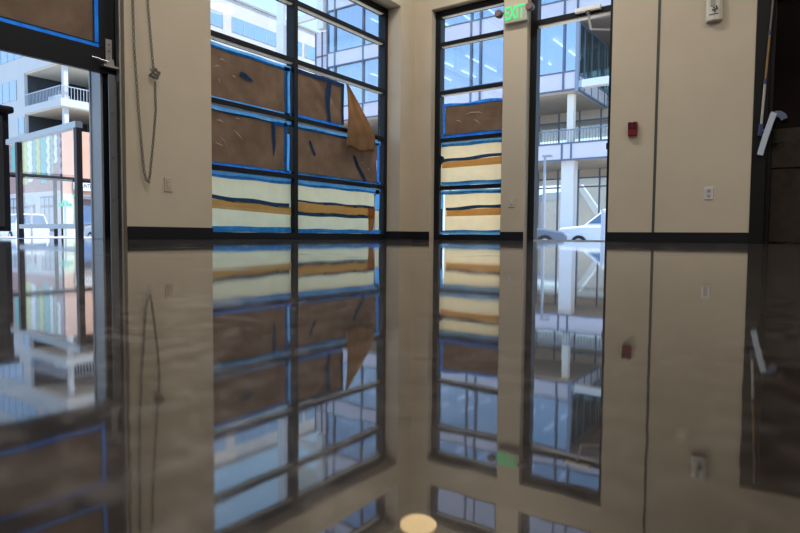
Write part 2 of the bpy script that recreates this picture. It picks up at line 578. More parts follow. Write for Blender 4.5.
BH = 0.10
bl = MB()
bl.box(LX, LX + 0.012, 2.56, 3.349, 0, BH).box(LX, LX + 0.012, 6.2, WY - 0.012, 0, BH)
bl.box(WX - 0.05, LX + 0.012, 6.188, 6.2, 0, BH)
struct('baseboard_left', bl, M['base'], 0.002)
bb = MB()
bb.box(LX, -4.125, WY - 0.012, WY, 0, BH).box(-3.124, -2.83, WY - 0.012, WY, 0, BH)
bb.box(-1.87, -0.558, WY - 0.012, WY, 0, BH).box(0.60, 6.0, WY - 0.012, WY, 0, BH)
struct('baseboard_back', bb, M['base'], 0.002)
struct('trim_1', MB().box(-1.424, -1.398, WY - 0.004, WY + 0.02, BH, CEIL), M['joint'])          # vertical wall joint
tr = MB()
tr.box(-4.43, LX - 0.004, 2.521, 2.534, 0, 3.05)
struct('trim_2', tr, M['steel'])                                                                     # edge strips beside the garage jamb
struct('trim_3', MB().box(-4.50, -4.43, 2.534, 2.56, 0, 3.05), M['dk_frame'])

# jamb of the garage opening (outer reveal)
jb = MB()
jb.box(-4.635, -4.488, 2.430, 2.447, 0, 3.05)
jb.box(-4.645, -4.625, 2.422, 2.447, 0, 3.05)
struct('trim_4', jb, M['jamb'], 0.003)
struct('trim_5', MB().box(-4.50, -4.488, 2.447, 2.534, 0, 3.05), M['bronze'])


# ------------------------------------------------------------------ windows
ZT = [2.4775, 1.868, 1.267, 0.660]     # centre height of the transoms
TH = 0.024


def pl(axis, a, z, d):
    """point on a window plane: a along it, z up, d into the room"""
    return (WX + d, a, z) if axis == 'L' else (a, GY - d, z)


def pbox(mb, axis, a0, a1, z0, z1, d0, d1):
    p, q = pl(axis, a0, z0, d0), pl(axis, a1, z1, d1)
    return mb.box(p[0], q[0], p[1], q[1], p[2], q[2])


def window(name, axis, a0, a1, z0, z1, lites, transoms, jw=0.06):
    w = thing(name, None, None, pl(axis, (a0 + a1) / 2, z0, 0), kind='structure')
    D = -0.11
    f = MB()
    pbox(f, axis, a0, a0 + jw, z0, z1, D, 0)
    pbox(f, axis, a1 - jw, a1, z0, z1, D, 0)
    pbox(f, axis, a0 + jw, a1 - jw, z1 - 0.075, z1, D, 0)
    pbox(f, axis, a0 + jw, a1 - jw, z0, z0 + 0.065, D, 0)
    f.build('frame', M['bronze'], w, bevel=0.003)
    mulls = [(lites[i][1], lites[i + 1][0]) for i in range(len(lites) - 1)]
    for m0, m1 in mulls:
        pbox(MB(), axis, m0, m1, z0 + 0.065, z1 - 0.075, D, 0.004).build('mullion', M['bronze'], w, bevel=0.003)
    for zt in transoms:
        for l0, l1 in lites:
            pbox(MB(), axis, l0, l1, zt - TH, zt + TH, D, 0).build('transom', M['bronze'], w, bevel=0.003)
    rows = [z0 + 0.065] + sorted(transoms) + [z1 - 0.075]
    for i in range(len(rows) - 1):
        lo = rows[i] + (TH if i > 0 else 0)
        hi = rows[i + 1] - (TH if i < len(rows) - 2 else 0)
        for l0, l1 in lites:
            pbox(MB(), axis, l0, l1, lo, hi, -0.066, -0.058).build('pane', M['glass'], w)
            if lo > 1.2:
                b = MB()
                pbox(b, axis, l0, l1, hi - 0.010, hi, -0.057, -0.012)
                b.build('glazing_bead', M['bead'], w)  # strip painting the daylit underside of the bar above
    return w


LL, LR = (3.409, 4.542), (4.602, 6.11)
window('window_1', 'L', 3.349, 6.20, 0, HEAD, [LL, LR], ZT, 0.06)
window('window_2', 'R', -4.125, -3.10, 0, HEAD, [(-4.04, -3.16)], ZT, 0.075)
window('window_3', 'L', 3.349, 6.20, 3.22, 3.72, [LL, LR], [], 0.06)
window('window_4', 'R', -4.125, -3.124, 3.22, 3.72, [(-4.04, -3.16)], [], 0.06)
window('window_5', 'R', -2.83, -1.87, 3.22, 3.72, [(-2.75, -1.93)], [], 0.06)


# ------------------------------------------------------------------ paper and tape on the panes
def wob(a, z, s, amp):
    return amp * (math.sin(a * 9.1 + s) * math.cos(z * 7.3 + s * 2) + 0.6 * math.sin(a * 17 + z * 23 + s) + 0.5 * math.sin((a * 0.8 + z) * 31 + s * 3))


def sheet(axis, parent, name, m, a0, a1, zb, zt, d, s=0.0, amp=0.002, n=24):
    """crumpled sheet; zb, zt are bottom and top heights as (left, right) pairs"""
    if not isinstance(zb, tuple): zb = (zb, zb)
    if not isinstance(zt, tuple): zt = (zt, zt)

    def f(u, v):
        a = a0 + (a1 - a0) * u
        b = zb[0] + (zb[1] - zb[0]) * u
        t = zt[0] + (zt[1] - zt[0]) * u
        z = b + (t - b) * v
        return pl(axis, a, z, d + wob(a, z, s, amp))
    return MB().grid(f, n, max(2, int(n * 0.6))).build(name, m, parent, smooth=True)


def tape(axis, parent, m, a0, a1, zb, zt, d, s=0.0, wig=0.004, label=None):
    if not isinstance(zb, tuple): zb = (zb, zb)
    if not isinstance(zt, tuple): zt = (zt, zt)
    horiz = abs(a1 - a0) > abs(zt[0] - zb[0])

    def f(u, v):
        a = a0 + (a1 - a0) * u
        b = zb[0] + (zb[1] - zb[0]) * u
        t = zt[0] + (zt[1] - zt[0]) * u
        z = b + (t - b) * v
        if horiz:
            z += wig * math.sin(a * 11 + s + v * 0.8)
        else:
            a += wig * math.sin(z * 13 + s + u * 0.8)
        return pl(axis, a, z, d)
    nu, nv = (20, 2) if horiz else (2, 20)
    o = MB().grid(f, nu, nv).build('tape_strip', m, parent)
    if label:
        o['label'] = label
    return o


def patch(axis, parent, m, pts, d, name='tape_scrap'):
    """small torn scrap of tape stuck to the sheet"""
    mb = MB()
    vs0 = [mb.bm.verts.new(pl(axis, a, z, d)) for a, z in pts]
    vs1 = [mb.bm.verts.new(pl(axis, a, z, d + 0.0006)) for a, z in pts]
    mb.bm.faces.new(vs0)
    mb.bm.faces.new(vs1[::-1])
    k = len(pts)
    for i in range(k):
        mb.bm.faces.new([vs0[i], vs1[i], vs1[(i + 1) % k], vs0[(i + 1) % k]])
    return mb.build(name, m, parent)


PD, TD = -0.046, -0.040
GRP = 'paper sheets masking the window panes'


def paper_thing(label, axis, a0, a1, z0):
    return thing('masking_paper', label, 'paper', pl(axis, (a0 + a1) / 2, z0, PD), group=GRP)


T, TL, TDK = M['tape'], M['tape_lit'], M['tape_dark']
# left window, left column
p = paper_thing('brown masking paper in the upper left papered pane of the wide window', 'L', *LL, 1.29)
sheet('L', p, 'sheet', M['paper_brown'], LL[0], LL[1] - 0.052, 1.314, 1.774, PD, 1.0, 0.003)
tape('L', p, TL, LL[0], LL[1], 1.775, 1.803, TD, 0.3)
tape('L', p, T, LL[0], LL[1], 1.752, 1.777, TD, 0.3)
tape('L', p, TL, LL[0], LL[1], 1.297, 1.315, TD, 1.1)
tape('L', p, T, LL[1] - 0.095, LL[1] - 0.05, 1.30, 1.79, TD, 2)
tape('L', p, TL, LL[1] - 0.05, LL[1] - 0.016, 1.30, 1.79, TD, 2)
patch('L', p, TDK, [(3.85, 1.565), (3.87, 1.605), (3.93, 1.60), (4.00, 1.565), (4.03, 1.535), (3.95, 1.54), (3.90, 1.55)], PD + 0.012)
p = paper_thing('dark brown masking paper in the left pane second from the floor of the wide window', 'L', *LL, 0.685)
sheet('L', p, 'sheet', M['paper_brown'], LL[0], LL[1] - 0.062, 0.709, 1.196, PD, 2.3, 0.003)
tape('L', p, TL, LL[0], LL[1], 1.196, 1.232, TD, 0.8)
tape('L', p, TDK, LL[0], LL[1], 1.180, 1.198, TD, 0.8)
tape('L', p, T, LL[0], LL[1], 0.686, 0.712, TD, 1.9)
tape('L', p, TL, LL[0], LL[1], 0.706, 0.716, TD + 0.001, 1.9)
tape('L', p, T, LL[1] - 0.10, LL[1] - 0.06, 0.70, 1.215, TD, 0.2)
tape('L', p, TL, LL[1] - 0.06, LL[1] - 0.025, 0.70, 1.10, TD, 0.2)
patch('L', p, TDK, [(4.255, 1.19), (4.31, 1.19), (4.32, 0.98), (4.295, 0.85), (4.285, 0.85), (4.27, 1.0)], PD + 0.012)
patch('L', p, T, [(4.28, 1.20), (4.42, 1.205), (4.44, 1.165), (4.30, 1.165)], PD + 0.013)
p = paper_thing('pale backlit paper with one navy tape line, bottom left wide window pane', 'L', *LL, 0.07)
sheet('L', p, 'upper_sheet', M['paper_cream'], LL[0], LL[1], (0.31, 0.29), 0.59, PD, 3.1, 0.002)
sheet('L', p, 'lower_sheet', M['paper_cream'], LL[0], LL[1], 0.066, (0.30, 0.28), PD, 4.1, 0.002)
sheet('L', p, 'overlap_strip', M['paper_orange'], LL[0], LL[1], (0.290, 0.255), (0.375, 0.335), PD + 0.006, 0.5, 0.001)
tape('L', p, TDK, LL[0], LL[1] - 0.03, (0.374, 0.325), (0.415, 0.372), TD, 0.5, 0.006)
tape('L', p, TL, LL[0], LL[1], 0.60, 0.635, TD, 0.9)
tape('L', p, T, LL[0], LL[1], 0.575, 0.605, TD, 0.9)
tape('L', p, T, LL[0], LL[1], 0.066, 0.122, TD, 2.4, 0.002)
# left window, right column
p = paper_thing('creased brown masking paper with a vertical tape seam beside the torn corner', 'L', LR[0], 5.37, 1.29)
sheet('L', p, 'sheet', M['paper_brown'], LR[0], 5.375, 1.325, (1.785, 1.785), PD - 0.004, 5.2, 0.0065, 60)
tape('L', p, TDK, LR[0], 5.40, (1.765, 1.765), 1.812, TD, 1.3)
tape('L', p, T, LR[0], 5.36, 1.297, 1.332, TD, 0.6)
tape('L', p, TDK, 5.085, 5.155, 1.33, 1.78, PD + 0.014, 3.0, 0.016)
tape('L', p, TDK, 5.345, 5.385, 1.33, 1.80, PD + 0.014, 3.0, 0.003)
p = paper_thing('brown masking paper under the hanging flap in the wide window', 'L', *LR, 0.685)
sheet('L', p, 'sheet', M['paper_brown'], LR[0], LR[1] - 0.070, 0.703, 1.20, PD, 6.6, 0.003)
tape('L', p, TL, LR[0], LR[1], 1.200, 1.232, TD, 2.8)
tape('L', p, T, LR[0], LR[1], 1.180, 1.203, TD, 2.8)
tape('L', p, TL, LR[0], LR[1], 0.70, 0.718, TD, 1.4)
tape('L', p, T, LR[0], LR[1], 0.686, 0.702, TD, 1.4)
tape('L', p, T, LR[1] - 0.075, LR[1] - 0.025, 0.70, 1.20, TD, 0.7)
patch('L', p, TDK, [(4.80, 1.07), (4.83, 1.08), (4.92, 0.93), (4.885, 0.915)], PD + 0.012)
patch('L', p, TDK, [(5.56, 0.99), (5.60, 1.0), (5.66, 0.90), (5.83, 0.72), (5.78, 0.70), (5.62, 0.86)], PD + 0.012)
p = paper_thing('pale backlit paper with two tape lines in the bottom right wide window pane', 'L', *LR, 0.07)
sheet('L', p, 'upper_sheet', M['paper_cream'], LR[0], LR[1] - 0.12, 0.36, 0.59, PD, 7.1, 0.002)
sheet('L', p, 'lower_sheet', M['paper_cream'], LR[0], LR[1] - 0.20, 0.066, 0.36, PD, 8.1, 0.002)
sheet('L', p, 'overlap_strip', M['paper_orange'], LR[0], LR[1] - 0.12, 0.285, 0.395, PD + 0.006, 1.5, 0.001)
patch('L', p, M['paper_orange'], [(LR[1] - 0.27, 0.38), (LR[1] - 0.11, 0.38), (LR[1] - 0.13, 0.20), (LR[1] - 0.16, 0.10), (LR[1] - 0.24, 0.10), (LR[1] - 0.25, 0.25)], PD + 0.009, 'torn_edge')
sheet('L', p, 'end_sheet', M['paper_cream'], LR[1] - 0.10, LR[1] - 0.02, 0.09, 0.36, PD, 8.8, 0.002, 8)
tape('L', p, M['tape_dark'], LR[0], LR[1] - 0.13, (0.395, 0.375), (0.417, 0.41), TD, 0.1, 0.005)
tape('L', p, TDK, LR[0], LR[1] - 0.12, 0.252, 0.295, TD, 0.5, 0.004)
tape('L', p, TL, LR[0], LR[1], 0.595, 0.635, TD, 0.9)
tape('L', p, T, LR[0], LR[1], 0.572, 0.600, TD, 0.9)
tape('L', p, T, LR[0], LR[1], 0.066, 0.112, TD, 2.4)
tape('L', p, TL, LR[1] - 0.10, LR[1] - 0.02, 0.37, 0.62, TD, 0.2, label='bright blue vertical tape strip')
M['tear'] = mat('pale_paper_scuff', (0.42, 0.36, 0.30), 0.8)
def scuff(axis, par, pts, w=0.006):
    top = [(a + 0.0, z + w * math.sin(math.pi * i / (len(pts) - 1))) for i, (a, z) in enumerate(pts)]
    bot = [(a, z - w * 0.6 * math.sin(math.pi * i / (len(pts) - 1)) - 0.0008) for i, (a, z) in enumerate(pts)]
    patch(axis, par, M['tear'], top + bot[::-1], PD + 0.010, 'paper_scuff')


byl = {o['label']: o for o in COL.objects if o.name.startswith('masking_paper')}
pp = byl['brown masking paper in the upper left papered pane of the wide window']
for pts in ([(3.56, 1.58), (3.60, 1.60), (3.63, 1.595)], [(3.60, 1.49), (3.62, 1.47), (3.635, 1.44)], [(3.77, 1.54), (3.79, 1.545), (3.81, 1.53)], [(3.62, 1.66), (3.65, 1.67), (3.69, 1.66)]):
    scuff('L', pp, pts)
pp = byl['dark brown masking paper in the left pane second from the floor of the wide window']
for pts in ([(3.58, 1.10), (3.63, 1.105), (3.67, 1.085)], [(3.78, 1.04), (3.84, 1.00), (3.90, 0.955)], [(3.62, 0.96), (3.67, 0.92), (3.70, 0.86)], [(3.56, 0.90), (3.60, 0.885), (3.66, 0.87)], [(3.80, 1.15), (3.83, 1.155), (3.86, 1.15)]):
    scuff('L', pp, pts)
pp = byl['brown masking paper under the hanging flap in the wide window']
for pts in ([(5.72, 0.93), (5.74, 0.935), (5.76, 0.92)], [(5.84, 0.86), (5.86, 0.865), (5.88, 0.85)]):
    scuff('L', pp, pts)


# the loose flap hanging over the transom
def flap(u, v):
    top = (5.375, 1.80)
    a_l, a_r = 5.378, 5.93
    z = 1.80 - 0.74 * v
    right = 5.395 + (5.93 - 5.395) * min(1.0, v / 0.70)
    if v > 0.70:
        right = 5.93 + 0.02 * math.sin((v - 0.7) * 9)
    a = a_l + (right - a_l) * u - 0.075 * v
    z += (0.018 * math.sin(u * 9.0) - 0.005 * u) * (v ** 4)
    fold = 0.018 * math.sin(u * 9.5 + v * 1.5) * min(1, v * 2) + 0.012 * math.sin(u * 21 + 1)
    d = 0.012 + 0.045 * math.sin(min(1, v) * 2.2) + fold * 0.8
    return pl('L', a, z, d)


fo = MB().grid(flap, 22, 22).build('paper_flap', M['paper_flap'], None, smooth=True, top=True)
setp(fo, 'loose tan paper flap hanging by one corner over the wide window transom', 'paper')
md = fo.modifiers.new('thickness', 'SOLIDIFY')
md.thickness = 0.0008

# far window
A0, A1 = -4.04, -3.16
p = paper_thing('brown masking paper with ragged blue tape edge in the narrow window', 'R', A0, A1, 1.29)
sheet('R', p, 'sheet', M['paper_brown'], A0 + 0.05, A1, 1.33, (1.70, 1.69), PD, 9.2, 0.003)
tape('R', p, T, A0 + 0.02, A1, (1.69, 1.675), (1.725, 1.715), TD, 0.4, 0.010)
tape('R', p, T, A0, A1, 1.297, 1.335, TD, 1.2)
tape('R', p, TL, A0, A1, 1.320, 1.338, TD + 0.001, 1.2)
tape('R', p, T, A0 + 0.02, A0 + 0.055, 1.32, 1.70, TD, 1.2)
for pts in ([(-3.70, 1.56), (-3.62, 1.585), (-3.50, 1.575), (-3.45, 1.555)], [(-3.84, 1.51), (-3.79, 1.50), (-3.74, 1.47)], [(-3.58, 1.50), (-3.53, 1.47), (-3.48, 1.42)]):
    scuff('R', p, pts, 0.008)
for zb, lab, s in ((0.684, 'pale backlit paper in the narrow window just above its lowest transom', 0.0), (0.066, 'pale backlit paper in the bottom pane of the narrow window', 1.7)):
    h = 0.555 if zb > 0.5 else 0.565
    p = paper_thing(lab, 'R', A0, A1, zb)
    e0 = A0 - 0.02 if zb > 0.5 else A0 + 0.055
    sheet('R', p, 'upper_sheet', M['paper_cream'], e0, A1, zb + 0.30, zb + h - 0.02, PD, 10 + s, 0.002)
    sheet('R', p, 'lower_sheet', M['paper_cream'], e0, A1, zb + 0.02, zb + 0.30, PD, 11 + s, 0.002)
    sheet('R', p, 'overlap_strip', M['paper_orange'], e0 + 0.03, A1, (zb + 0.232, zb + 0.240), (zb + 0.31, zb + 0.33), PD + 0.006, 12 + s, 0.001)
    tape('R', p, TDK, e0 + 0.02, A1, (zb + 0.305, zb + 0.335), (zb + 0.345, zb + 0.375), TD, 0.5 + s, 0.006)
    tape('R', p, T, A0, A1, zb + h - 0.055, zb + h - 0.022, TD, 0.9 + s)
    tape('R', p, TL, A0, A1, zb + h - 0.026, zb + h - 0.002, TD + 0.001, 0.9 + s)
    tape('R', p, TL, A0, A1, zb + 0.006, zb + 0.035, TD, 2.4 + s)
    tape('R', p, T, A0, A1, zb + 0.032, zb + 0.055, TD, 2.4 + s)
    if zb < 0.5:
        tape('R', p, TL, A0 - 0.0, A0 + 0.035, zb + 0.33, zb + 0.53, TD, 1.0)
        tape('R', p, TDK, A0 + 0.0, A0 + 0.03, zb + 0.03, zb + 0.33, TD, 1.0)
    else:
        patch('R', p, TDK, [(A0 - 0.02, zb + 0.40), (A0 + 0.03, zb + 0.38), (A0 + 0.05, zb + 0.34), (A0 + 0.0, zb + 0.28), (A0 - 0.02, zb + 0.10)], TD + 0.001)

# ------------------------------------------------------------------ street door (swung open outward) with its transom light
d1 = thing('door_1', None, None, (-2.35, GY, 0), kind='structure')
f = MB()
f.box(-2.83, -2.75, GY, GY + 0.11, 0, HEAD).box(-1.925, -1.87, GY, GY + 0.11, 0, HEAD)
f.box(-2.75, -1.925, GY, GY + 0.11, HEAD - 0.075, HEAD).box(-2.75, -1.925, GY, GY + 0.11, 2.472, 2.53)
f.build('frame', M['bronze'], d1, bevel=0.003)
box('pane', M['glass'], d1, -2.75, -1.925, GY + 0.055, GY + 0.063, 2.53, HEAD - 0.075)
box('glazing_bead', M['bead'], d1, -2.75, -1.925, GY + 0.02, GY + 0.10, 2.458, 2.472)  # daylight under the door transom, painted as a pale strip
box('threshold', M['steel'], d1, -2.75, -1.925, GY + 0.0, GY + 0.11, 0.0, 0.012)
f = MB()
f.box(-1.93, -1.885, GY + 0.12, GY + 0.18, 0.015, 2.45).box(-1.93, -1.885, GY + 0.92, GY + 0.98, 0.015, 2.45)
f.box(-1.93, -1.885, GY + 0.18, GY + 0.92, 0.015, 0.10).box(-1.93, -1.885, GY + 0.18, GY + 0.92, 2.38, 2.45)
f.build('leaf_frame', M['bronze'], d1, bevel=0.003)
box('leaf_glass', M['glass'], d1, -1.912, -1.904, GY + 0.18, GY + 0.92, 0.10, 2.38)
pb = MB()
pb.box(-1.985, -1.93, GY + 0.16, GY + 0.24, 1.02, 1.09).box(-1.975, -1.945, GY + 0.2, GY + 0.9, 1.035, 1.075)
pb.build('push_bar', M['base'], d1, bevel=0.004)
c = MB().box(-2.30, -2.02, GY - 0.055, GY, 2.500, 2.545)
cl = c.build('closer_body', M['closer'], d1, bevel=0.006)
MB().lathe([(0.022, 0), (0.022, 0.03)], (-2.155, GY - 0.03, 2.47), 'z', 16).build('closer_spindle', M['lamp_grey'], cl)
a = MB()
a.tube([(-2.155, GY - 0.03, 2.468), (-2.165, GY + 0.10, 2.345)], 0.013, 8)
a.build('closer_arm', M['closer'], cl)
a = MB().tube([(-2.165, GY + 0.10, 2.345), (-1.93, GY + 0.20, 2.325)], 0.010, 8)
a.build('closer_forearm', M['closer'], cl)

# ------------------------------------------------------------------ dark door at the right
d2 = thing('door_2', None, None, (0.0, WY, 0), kind='structure')
f = MB()
f.box(-0.558, -0.44, WY - 0.012, WY + 0.13, 0, 2.34).box(0.50, 0.60, WY - 0.012, WY + 0.13, 0, 2.34).box(-0.44, 0.50, WY - 0.012, WY + 0.13, 2.25, 2.34)
f.build('frame', M['dk_frame'], d2, bevel=0.004)
box('stop', M['dk_frame'], d2, -0.44, -0.405, WY + 0.03, WY + 0.13, 0, 2.25)
box('glass_panel', M['dk_glass'], d2, -0.405, 0.50, WY + 0.075, WY + 0.085, 1.06, 2.25)
box('lock_rail', M['dk_wood'], d2, -0.405, 0.50, WY + 0.065, WY + 0.115, 0.70, 1.06, bevel=0.004)
box('lower_panel', M['dk_wood'], d2, -0.405, 0.50, WY + 0.078, WY + 0.115, 0.012, 0.69, bevel=0.004)
lv = MB().lathe([(0.022, 0), (0.022, 0.012)], (-0.375, WY + 0.053, 0.93), 'y', 16)
lv.tube([(-0.375, WY + 0.06, 0.93), (-0.375, WY + 0.025, 0.93), (-0.30, WY + 0.02, 0.928)], 0.009, 8)
lv.build('lever_handle', M['base'], d2)

# ------------------------------------------------------------------ mop leaning in the corner of the dark door
mp = thing('flat_mop', 'pole mop with pale blue head hanging against the dark door', 'mop', (-0.47, WY - 0.05, 0.79))
y = WY - 0.034
P0, P1 = Vector((-0.489, y, 1.07)), Vector((-0.430, y, 2.26))
def lerp(t): return P0 + (P1 - P0) * t
MB().tube([lerp(0), lerp(0.33)], 0.0115, 12).build('lower_tube', M['pole_w'], mp)
MB().tube([lerp(0.33), lerp(0.37)], 0.015, 12).build('collar', M['blue_pl'], mp)
MB().tube([lerp(0.37), lerp(0.70)], 0.0095, 12).build('middle_tube', M['pole_a'], mp)
MB().tube([lerp(0.70), lerp(0.73)], 0.013, 12).build('collar', M['blue_pl'], mp)
MB().tube([lerp(0.73), lerp(1.0)], 0.0085, 12).build('upper_tube', M['lamp_grey'], mp)
jn = MB().tube([lerp(0.0) + Vector((0.002, 0, 0.03)), lerp(0) + Vector((-0.004, 0, -0.075))], 0.021, 12)
jn.tube([lerp(0) + Vector((0.01, 0, -0.03)), (-0.442, y - 0.01, 1.025)], 0.017, 10)
jn.build('swivel_joint', M['blue_pl'], mp)
head = []
for t in range(15):
    k = t / 14
    head.append((-0.487 + 0.070 * k + 0.014 * k * k, 0.815 + 0.33 * k))
head += [(-0.397, 1.172), (-0.386, 1.192)]
hb = MB()
def ribbon(mb, pts, w, d0, d1):
    for i in range(len(pts) - 1):
        pass
    L0, Rr = [], []
    for i, q in enumerate(pts):
        a = pts[max(0, i - 1)]; b = pts[min(len(pts) - 1, i + 1)]
        dx, dz = b[0] - a[0], b[1] - a[1]
        ln = math.hypot(dx, dz)
        nx, nz = -dz / ln, dx / ln
        L0.append((q[0] + nx * w, q[1] + nz * w))
        Rr.append((q[0] - nx * w, q[1] - nz * w))
    poly = L0 + Rr[::-1]
    # build as quads so the strip stays clean
    for i in range(len(pts) - 1):
        q4 = [L0[i], L0[i + 1], Rr[i + 1], Rr[i]]
        va = [mb.bm.verts.new((p_[0], d0, p_[1])) for p_ in q4]
        vb = [mb.bm.verts.new((p_[0], d1, p_[1])) for p_ in q4]
        mb.bm.faces.new(va)
        mb.bm.faces.new(vb[::-1])
        for j in range(4):
            mb.bm.faces.new([va[j], vb[j], vb[(j + 1) % 4], va[(j + 1) % 4]])
    bmesh.ops.remove_doubles(mb.bm, verts=mb.bm.verts[:], dist=1e-5)
    return mb
ribbon(hb, head, 0.025, y - 0.026, y - 0.004)
hb.build('mop_head', M['paleblue'], mp, bevel=0.002)
ct = ribbon(MB(), [(-0.392, 1.168), (-0.370, 1.180), (-0.345, 1.176), (-0.320, 1.155), (-0.308, 1.125)], 0.028, y - 0.022, y - 0.006)
ct.build('curved_tip', mat('slate_blue_plastic', (0.09, 0.12, 0.20), 0.4), mp, bevel=0.002)

# ------------------------------------------------------------------ wall fittings
def outlet(name, label, cat, wall, a, z, w, h, pm, kind):
    def bx(mb, a0, a1, z0, z1, d0, d1):
        if wall == 'R':
            return mb.box(a0, a1, WY - d0, WY - d1, z0, z1)
        return mb.box(LX + d0, LX + d1, a0, a1, z0, z1)
    o = thing(name, label, cat, (a, WY, z) if wall == 'R' else (LX, a, z))
    bx(MB(), a - w / 2, a + w / 2, z - h / 2, z + h / 2, 0, 0.007).build('cover_plate', pm, o, bevel=0.003)
    if kind == 'duplex':
        for dz in (0.024, -0.024):
            s = bx(MB(), a - 0.018, a + 0.018, z + dz - 0.016, z + dz + 0.016, 0.006, 0.010).build('socket', M['slot'], o, bevel=0.002)
            for (e0, e1, g0, g1) in ((-0.009, -0.006, -0.004, 0.007), (0.006, 0.009, -0.004, 0.007), (-0.0025, 0.0025, -0.012, -0.007)):
                bx(MB(), a + e0, a + e1, z + dz + g0, z + dz + g1, 0.009, 0.0105).build('slot', M['slot_dark'], s)
    elif kind == 'decora':
        s = bx(MB(), a - 0.0165, a + 0.0165, z - 0.033, z + 0.033, 0.006, 0.011).build('receptacle_face', M['slot'] if pm is M['plate'] else M['plate_tan'], o, bevel=0.002)
        for dz in (0.016, -0.020):
            for e0 in (-0.008, 0.005):
                bx(MB(), a + e0, a + e0 + 0.003, z + dz - 0.004, z + dz + 0.006, 0.0105, 0.0115).build('slot', M['tan_slot'], s)
    else:
        s = bx(MB(), a - 0.009, a + 0.009, z - 0.018, z + 0.018, 0.006, 0.018).build('toggle', M['plate'], o, bevel=0.003)
    return o


outlet('wall_outlet', 'white duplex wall outlet low on the right hand wall', 'outlet', 'R', -0.908, 0.482, 0.078, 0.122, M['plate'], 'duplex')
outlet('wall_outlet', 'tan wall outlet below the hanging chain', 'outlet', 'L', 2.918, 0.445, 0.074, 0.115, M['plate_tan'], 'decora')
outlet('wall_switch', 'small beige plate on the narrow wall between window and open doorway', 'switch', 'R', -2.985, 0.445, 0.082, 0.115, mat('beige_cover_plate', (0.50, 0.45, 0.40), 0.4), 'toggle')

# fire alarm pull station
fa = thing('fire_alarm_pull', 'small red fire alarm pull station on wall right of the doorway', 'fire alarm', (-1.633, WY, 1.10))
box('housing', M['red'], fa, -1.678, -1.588, WY - 0.045, WY, 1.098, 1.235, bevel=0.006)
q = MB().box(-1.676, -1.640, WY - 0.052, WY - 0.04, 1.19, 1.236).box(-1.626, -1.590, WY - 0.052, WY - 0.04, 1.19, 1.236).box(-1.676, -1.590, WY - 0.050, WY - 0.04, 1.165, 1.192)
q.build('pull_handle', M['red_dk'], fa, bevel=0.003)

# sounder with strobe
sb = thing('alarm_sounder', 'white rounded alarm sounder high on the right hand wall', 'alarm', (-0.912, WY, 2.12))
prof = [(-0.072, 0.0), (0.072, 0.0), (0.072, 0.03), (0.05, 0.055), (0.0, 0.066), (-0.05, 0.055), (-0.072, 0.03)]
MB().prism([(-0.912 + a_, WY - b_) for a_, b_ in prof], 'z', 2.12, 2.345).build('housing', M['white_pl'], sb, bevel=0.008)
MB().prism([(-0.912 + a_ * 0.8, WY - 0.004 - b_) for a_, b_ in prof], 'z', 2.172, 2.180).build('groove', M['slot_dark'], sb)
for i_, (dx, dz) in enumerate(((-0.018, 0), (0.0, 0.004), (0.018, 0.008), (-0.01, 0.02), (0.012, 0.026), (0.0, -0.016))):
    MB().lathe([(0.0075, 0), (0.0075, 0.012)], (-0.900 + dx, WY - 0.074, 2.215 + dz), 'y', 10).build('sound_hole', M['slot_dark'], sb)
MB().box(-0.94, -0.90, WY - 0.071, WY - 0.055, 2.25, 2.33).build('strobe_lens', M['grey_pl'], sb, bevel=0.004)

# exit sign with two lamp heads
ex = thing('exit_sign', 'green lit EXIT sign with two round lamp heads above the narrow wall', 'exit sign', (-2.955, WY, 2.51))
box('housing', M['exit_face'], ex, -3.095, -2.812, WY - 0.055, WY, 2.505, 2.695, bevel=0.006)
text_mesh('letters', 'EXIT', 0.215, M['exit_green'], ex, (-2.968, WY - 0.057, 2.605), (R(90), 0, 0), 0.003, 0.56)
for hx, hz in ((-3.16, 2.63), (-2.775, 2.635)):
    h = MB().lathe([(0.02, 0.045), (0.04, 0.03), (0.046, 0.0), (0.046, -0.03), (0.04, -0.036)], (hx, WY - 0.055, hz), 'y', 20).build('lamp_head', M['lamp_grey'], ex, smooth=False)
    MB().lathe([(0.036, -0.046), (0.038, -0.034)], (hx, WY - 0.055, hz), 'y', 20).build('lens', M['lamp_lens'], h)
MB().tube([(-3.09, WY - 0.04, 2.66), (-3.15, WY - 0.04, 2.64)], 0.009, 8).build('lamp_bracket', M['exit_face'], ex)
MB().tube([(-2.815, WY - 0.04, 2.66), (-2.79, WY - 0.04, 2.645)], 0.009, 8).build('lamp_bracket', M['exit_face'], ex)

# ------------------------------------------------------------------ sectional garage door, half raised
GX = -4.436
gd = thing('garage_door', 'dark framed glass garage door raised half way at the left', 'garage door', (GX, 0.65, 1.24))
Y0, Y1 = -1.15, 2.52
zr = [(1.243, 1.425), (1.90, 2.03), (2.50, 2.63), (3.02, 3.10)]
gx0, gx1 = GX - 0.045, GX
for a_, b_ in zr:
    box('rail', M['bronze'], gd, gx0, gx1, Y0, Y1, a_, b_, bevel=0.003)
st = [(Y0, Y0 + 0.10), (0.02, 0.11), (1.23, 1.32), (2.40, Y1)]
for k in range(3):
    for a_, b_ in st:
        box('stile', M['bronze'], gd, gx0, gx1, a_, b_, zr[k][1], zr[k + 1][0], bevel=0.003)
    for i in range(3):
        box('pane', M['glass'], gd, GX - 0.026, GX - 0.020, st[i][1], st[i + 1][0], zr[k][1], zr[k + 1][0])
hg = MB()
hg.box(GX, GX + 0.006, 2.445, 2.492, 1.33, 1.50)
hg.box(GX, GX + 0.05, 2.405, 2.52, 1.283, 1.298)
hg.prism([(2.43, 1.298), (2.50, 1.298), (2.49, 1.35), (2.45, 1.35)], 'x', GX + 0.0, GX + 0.03)
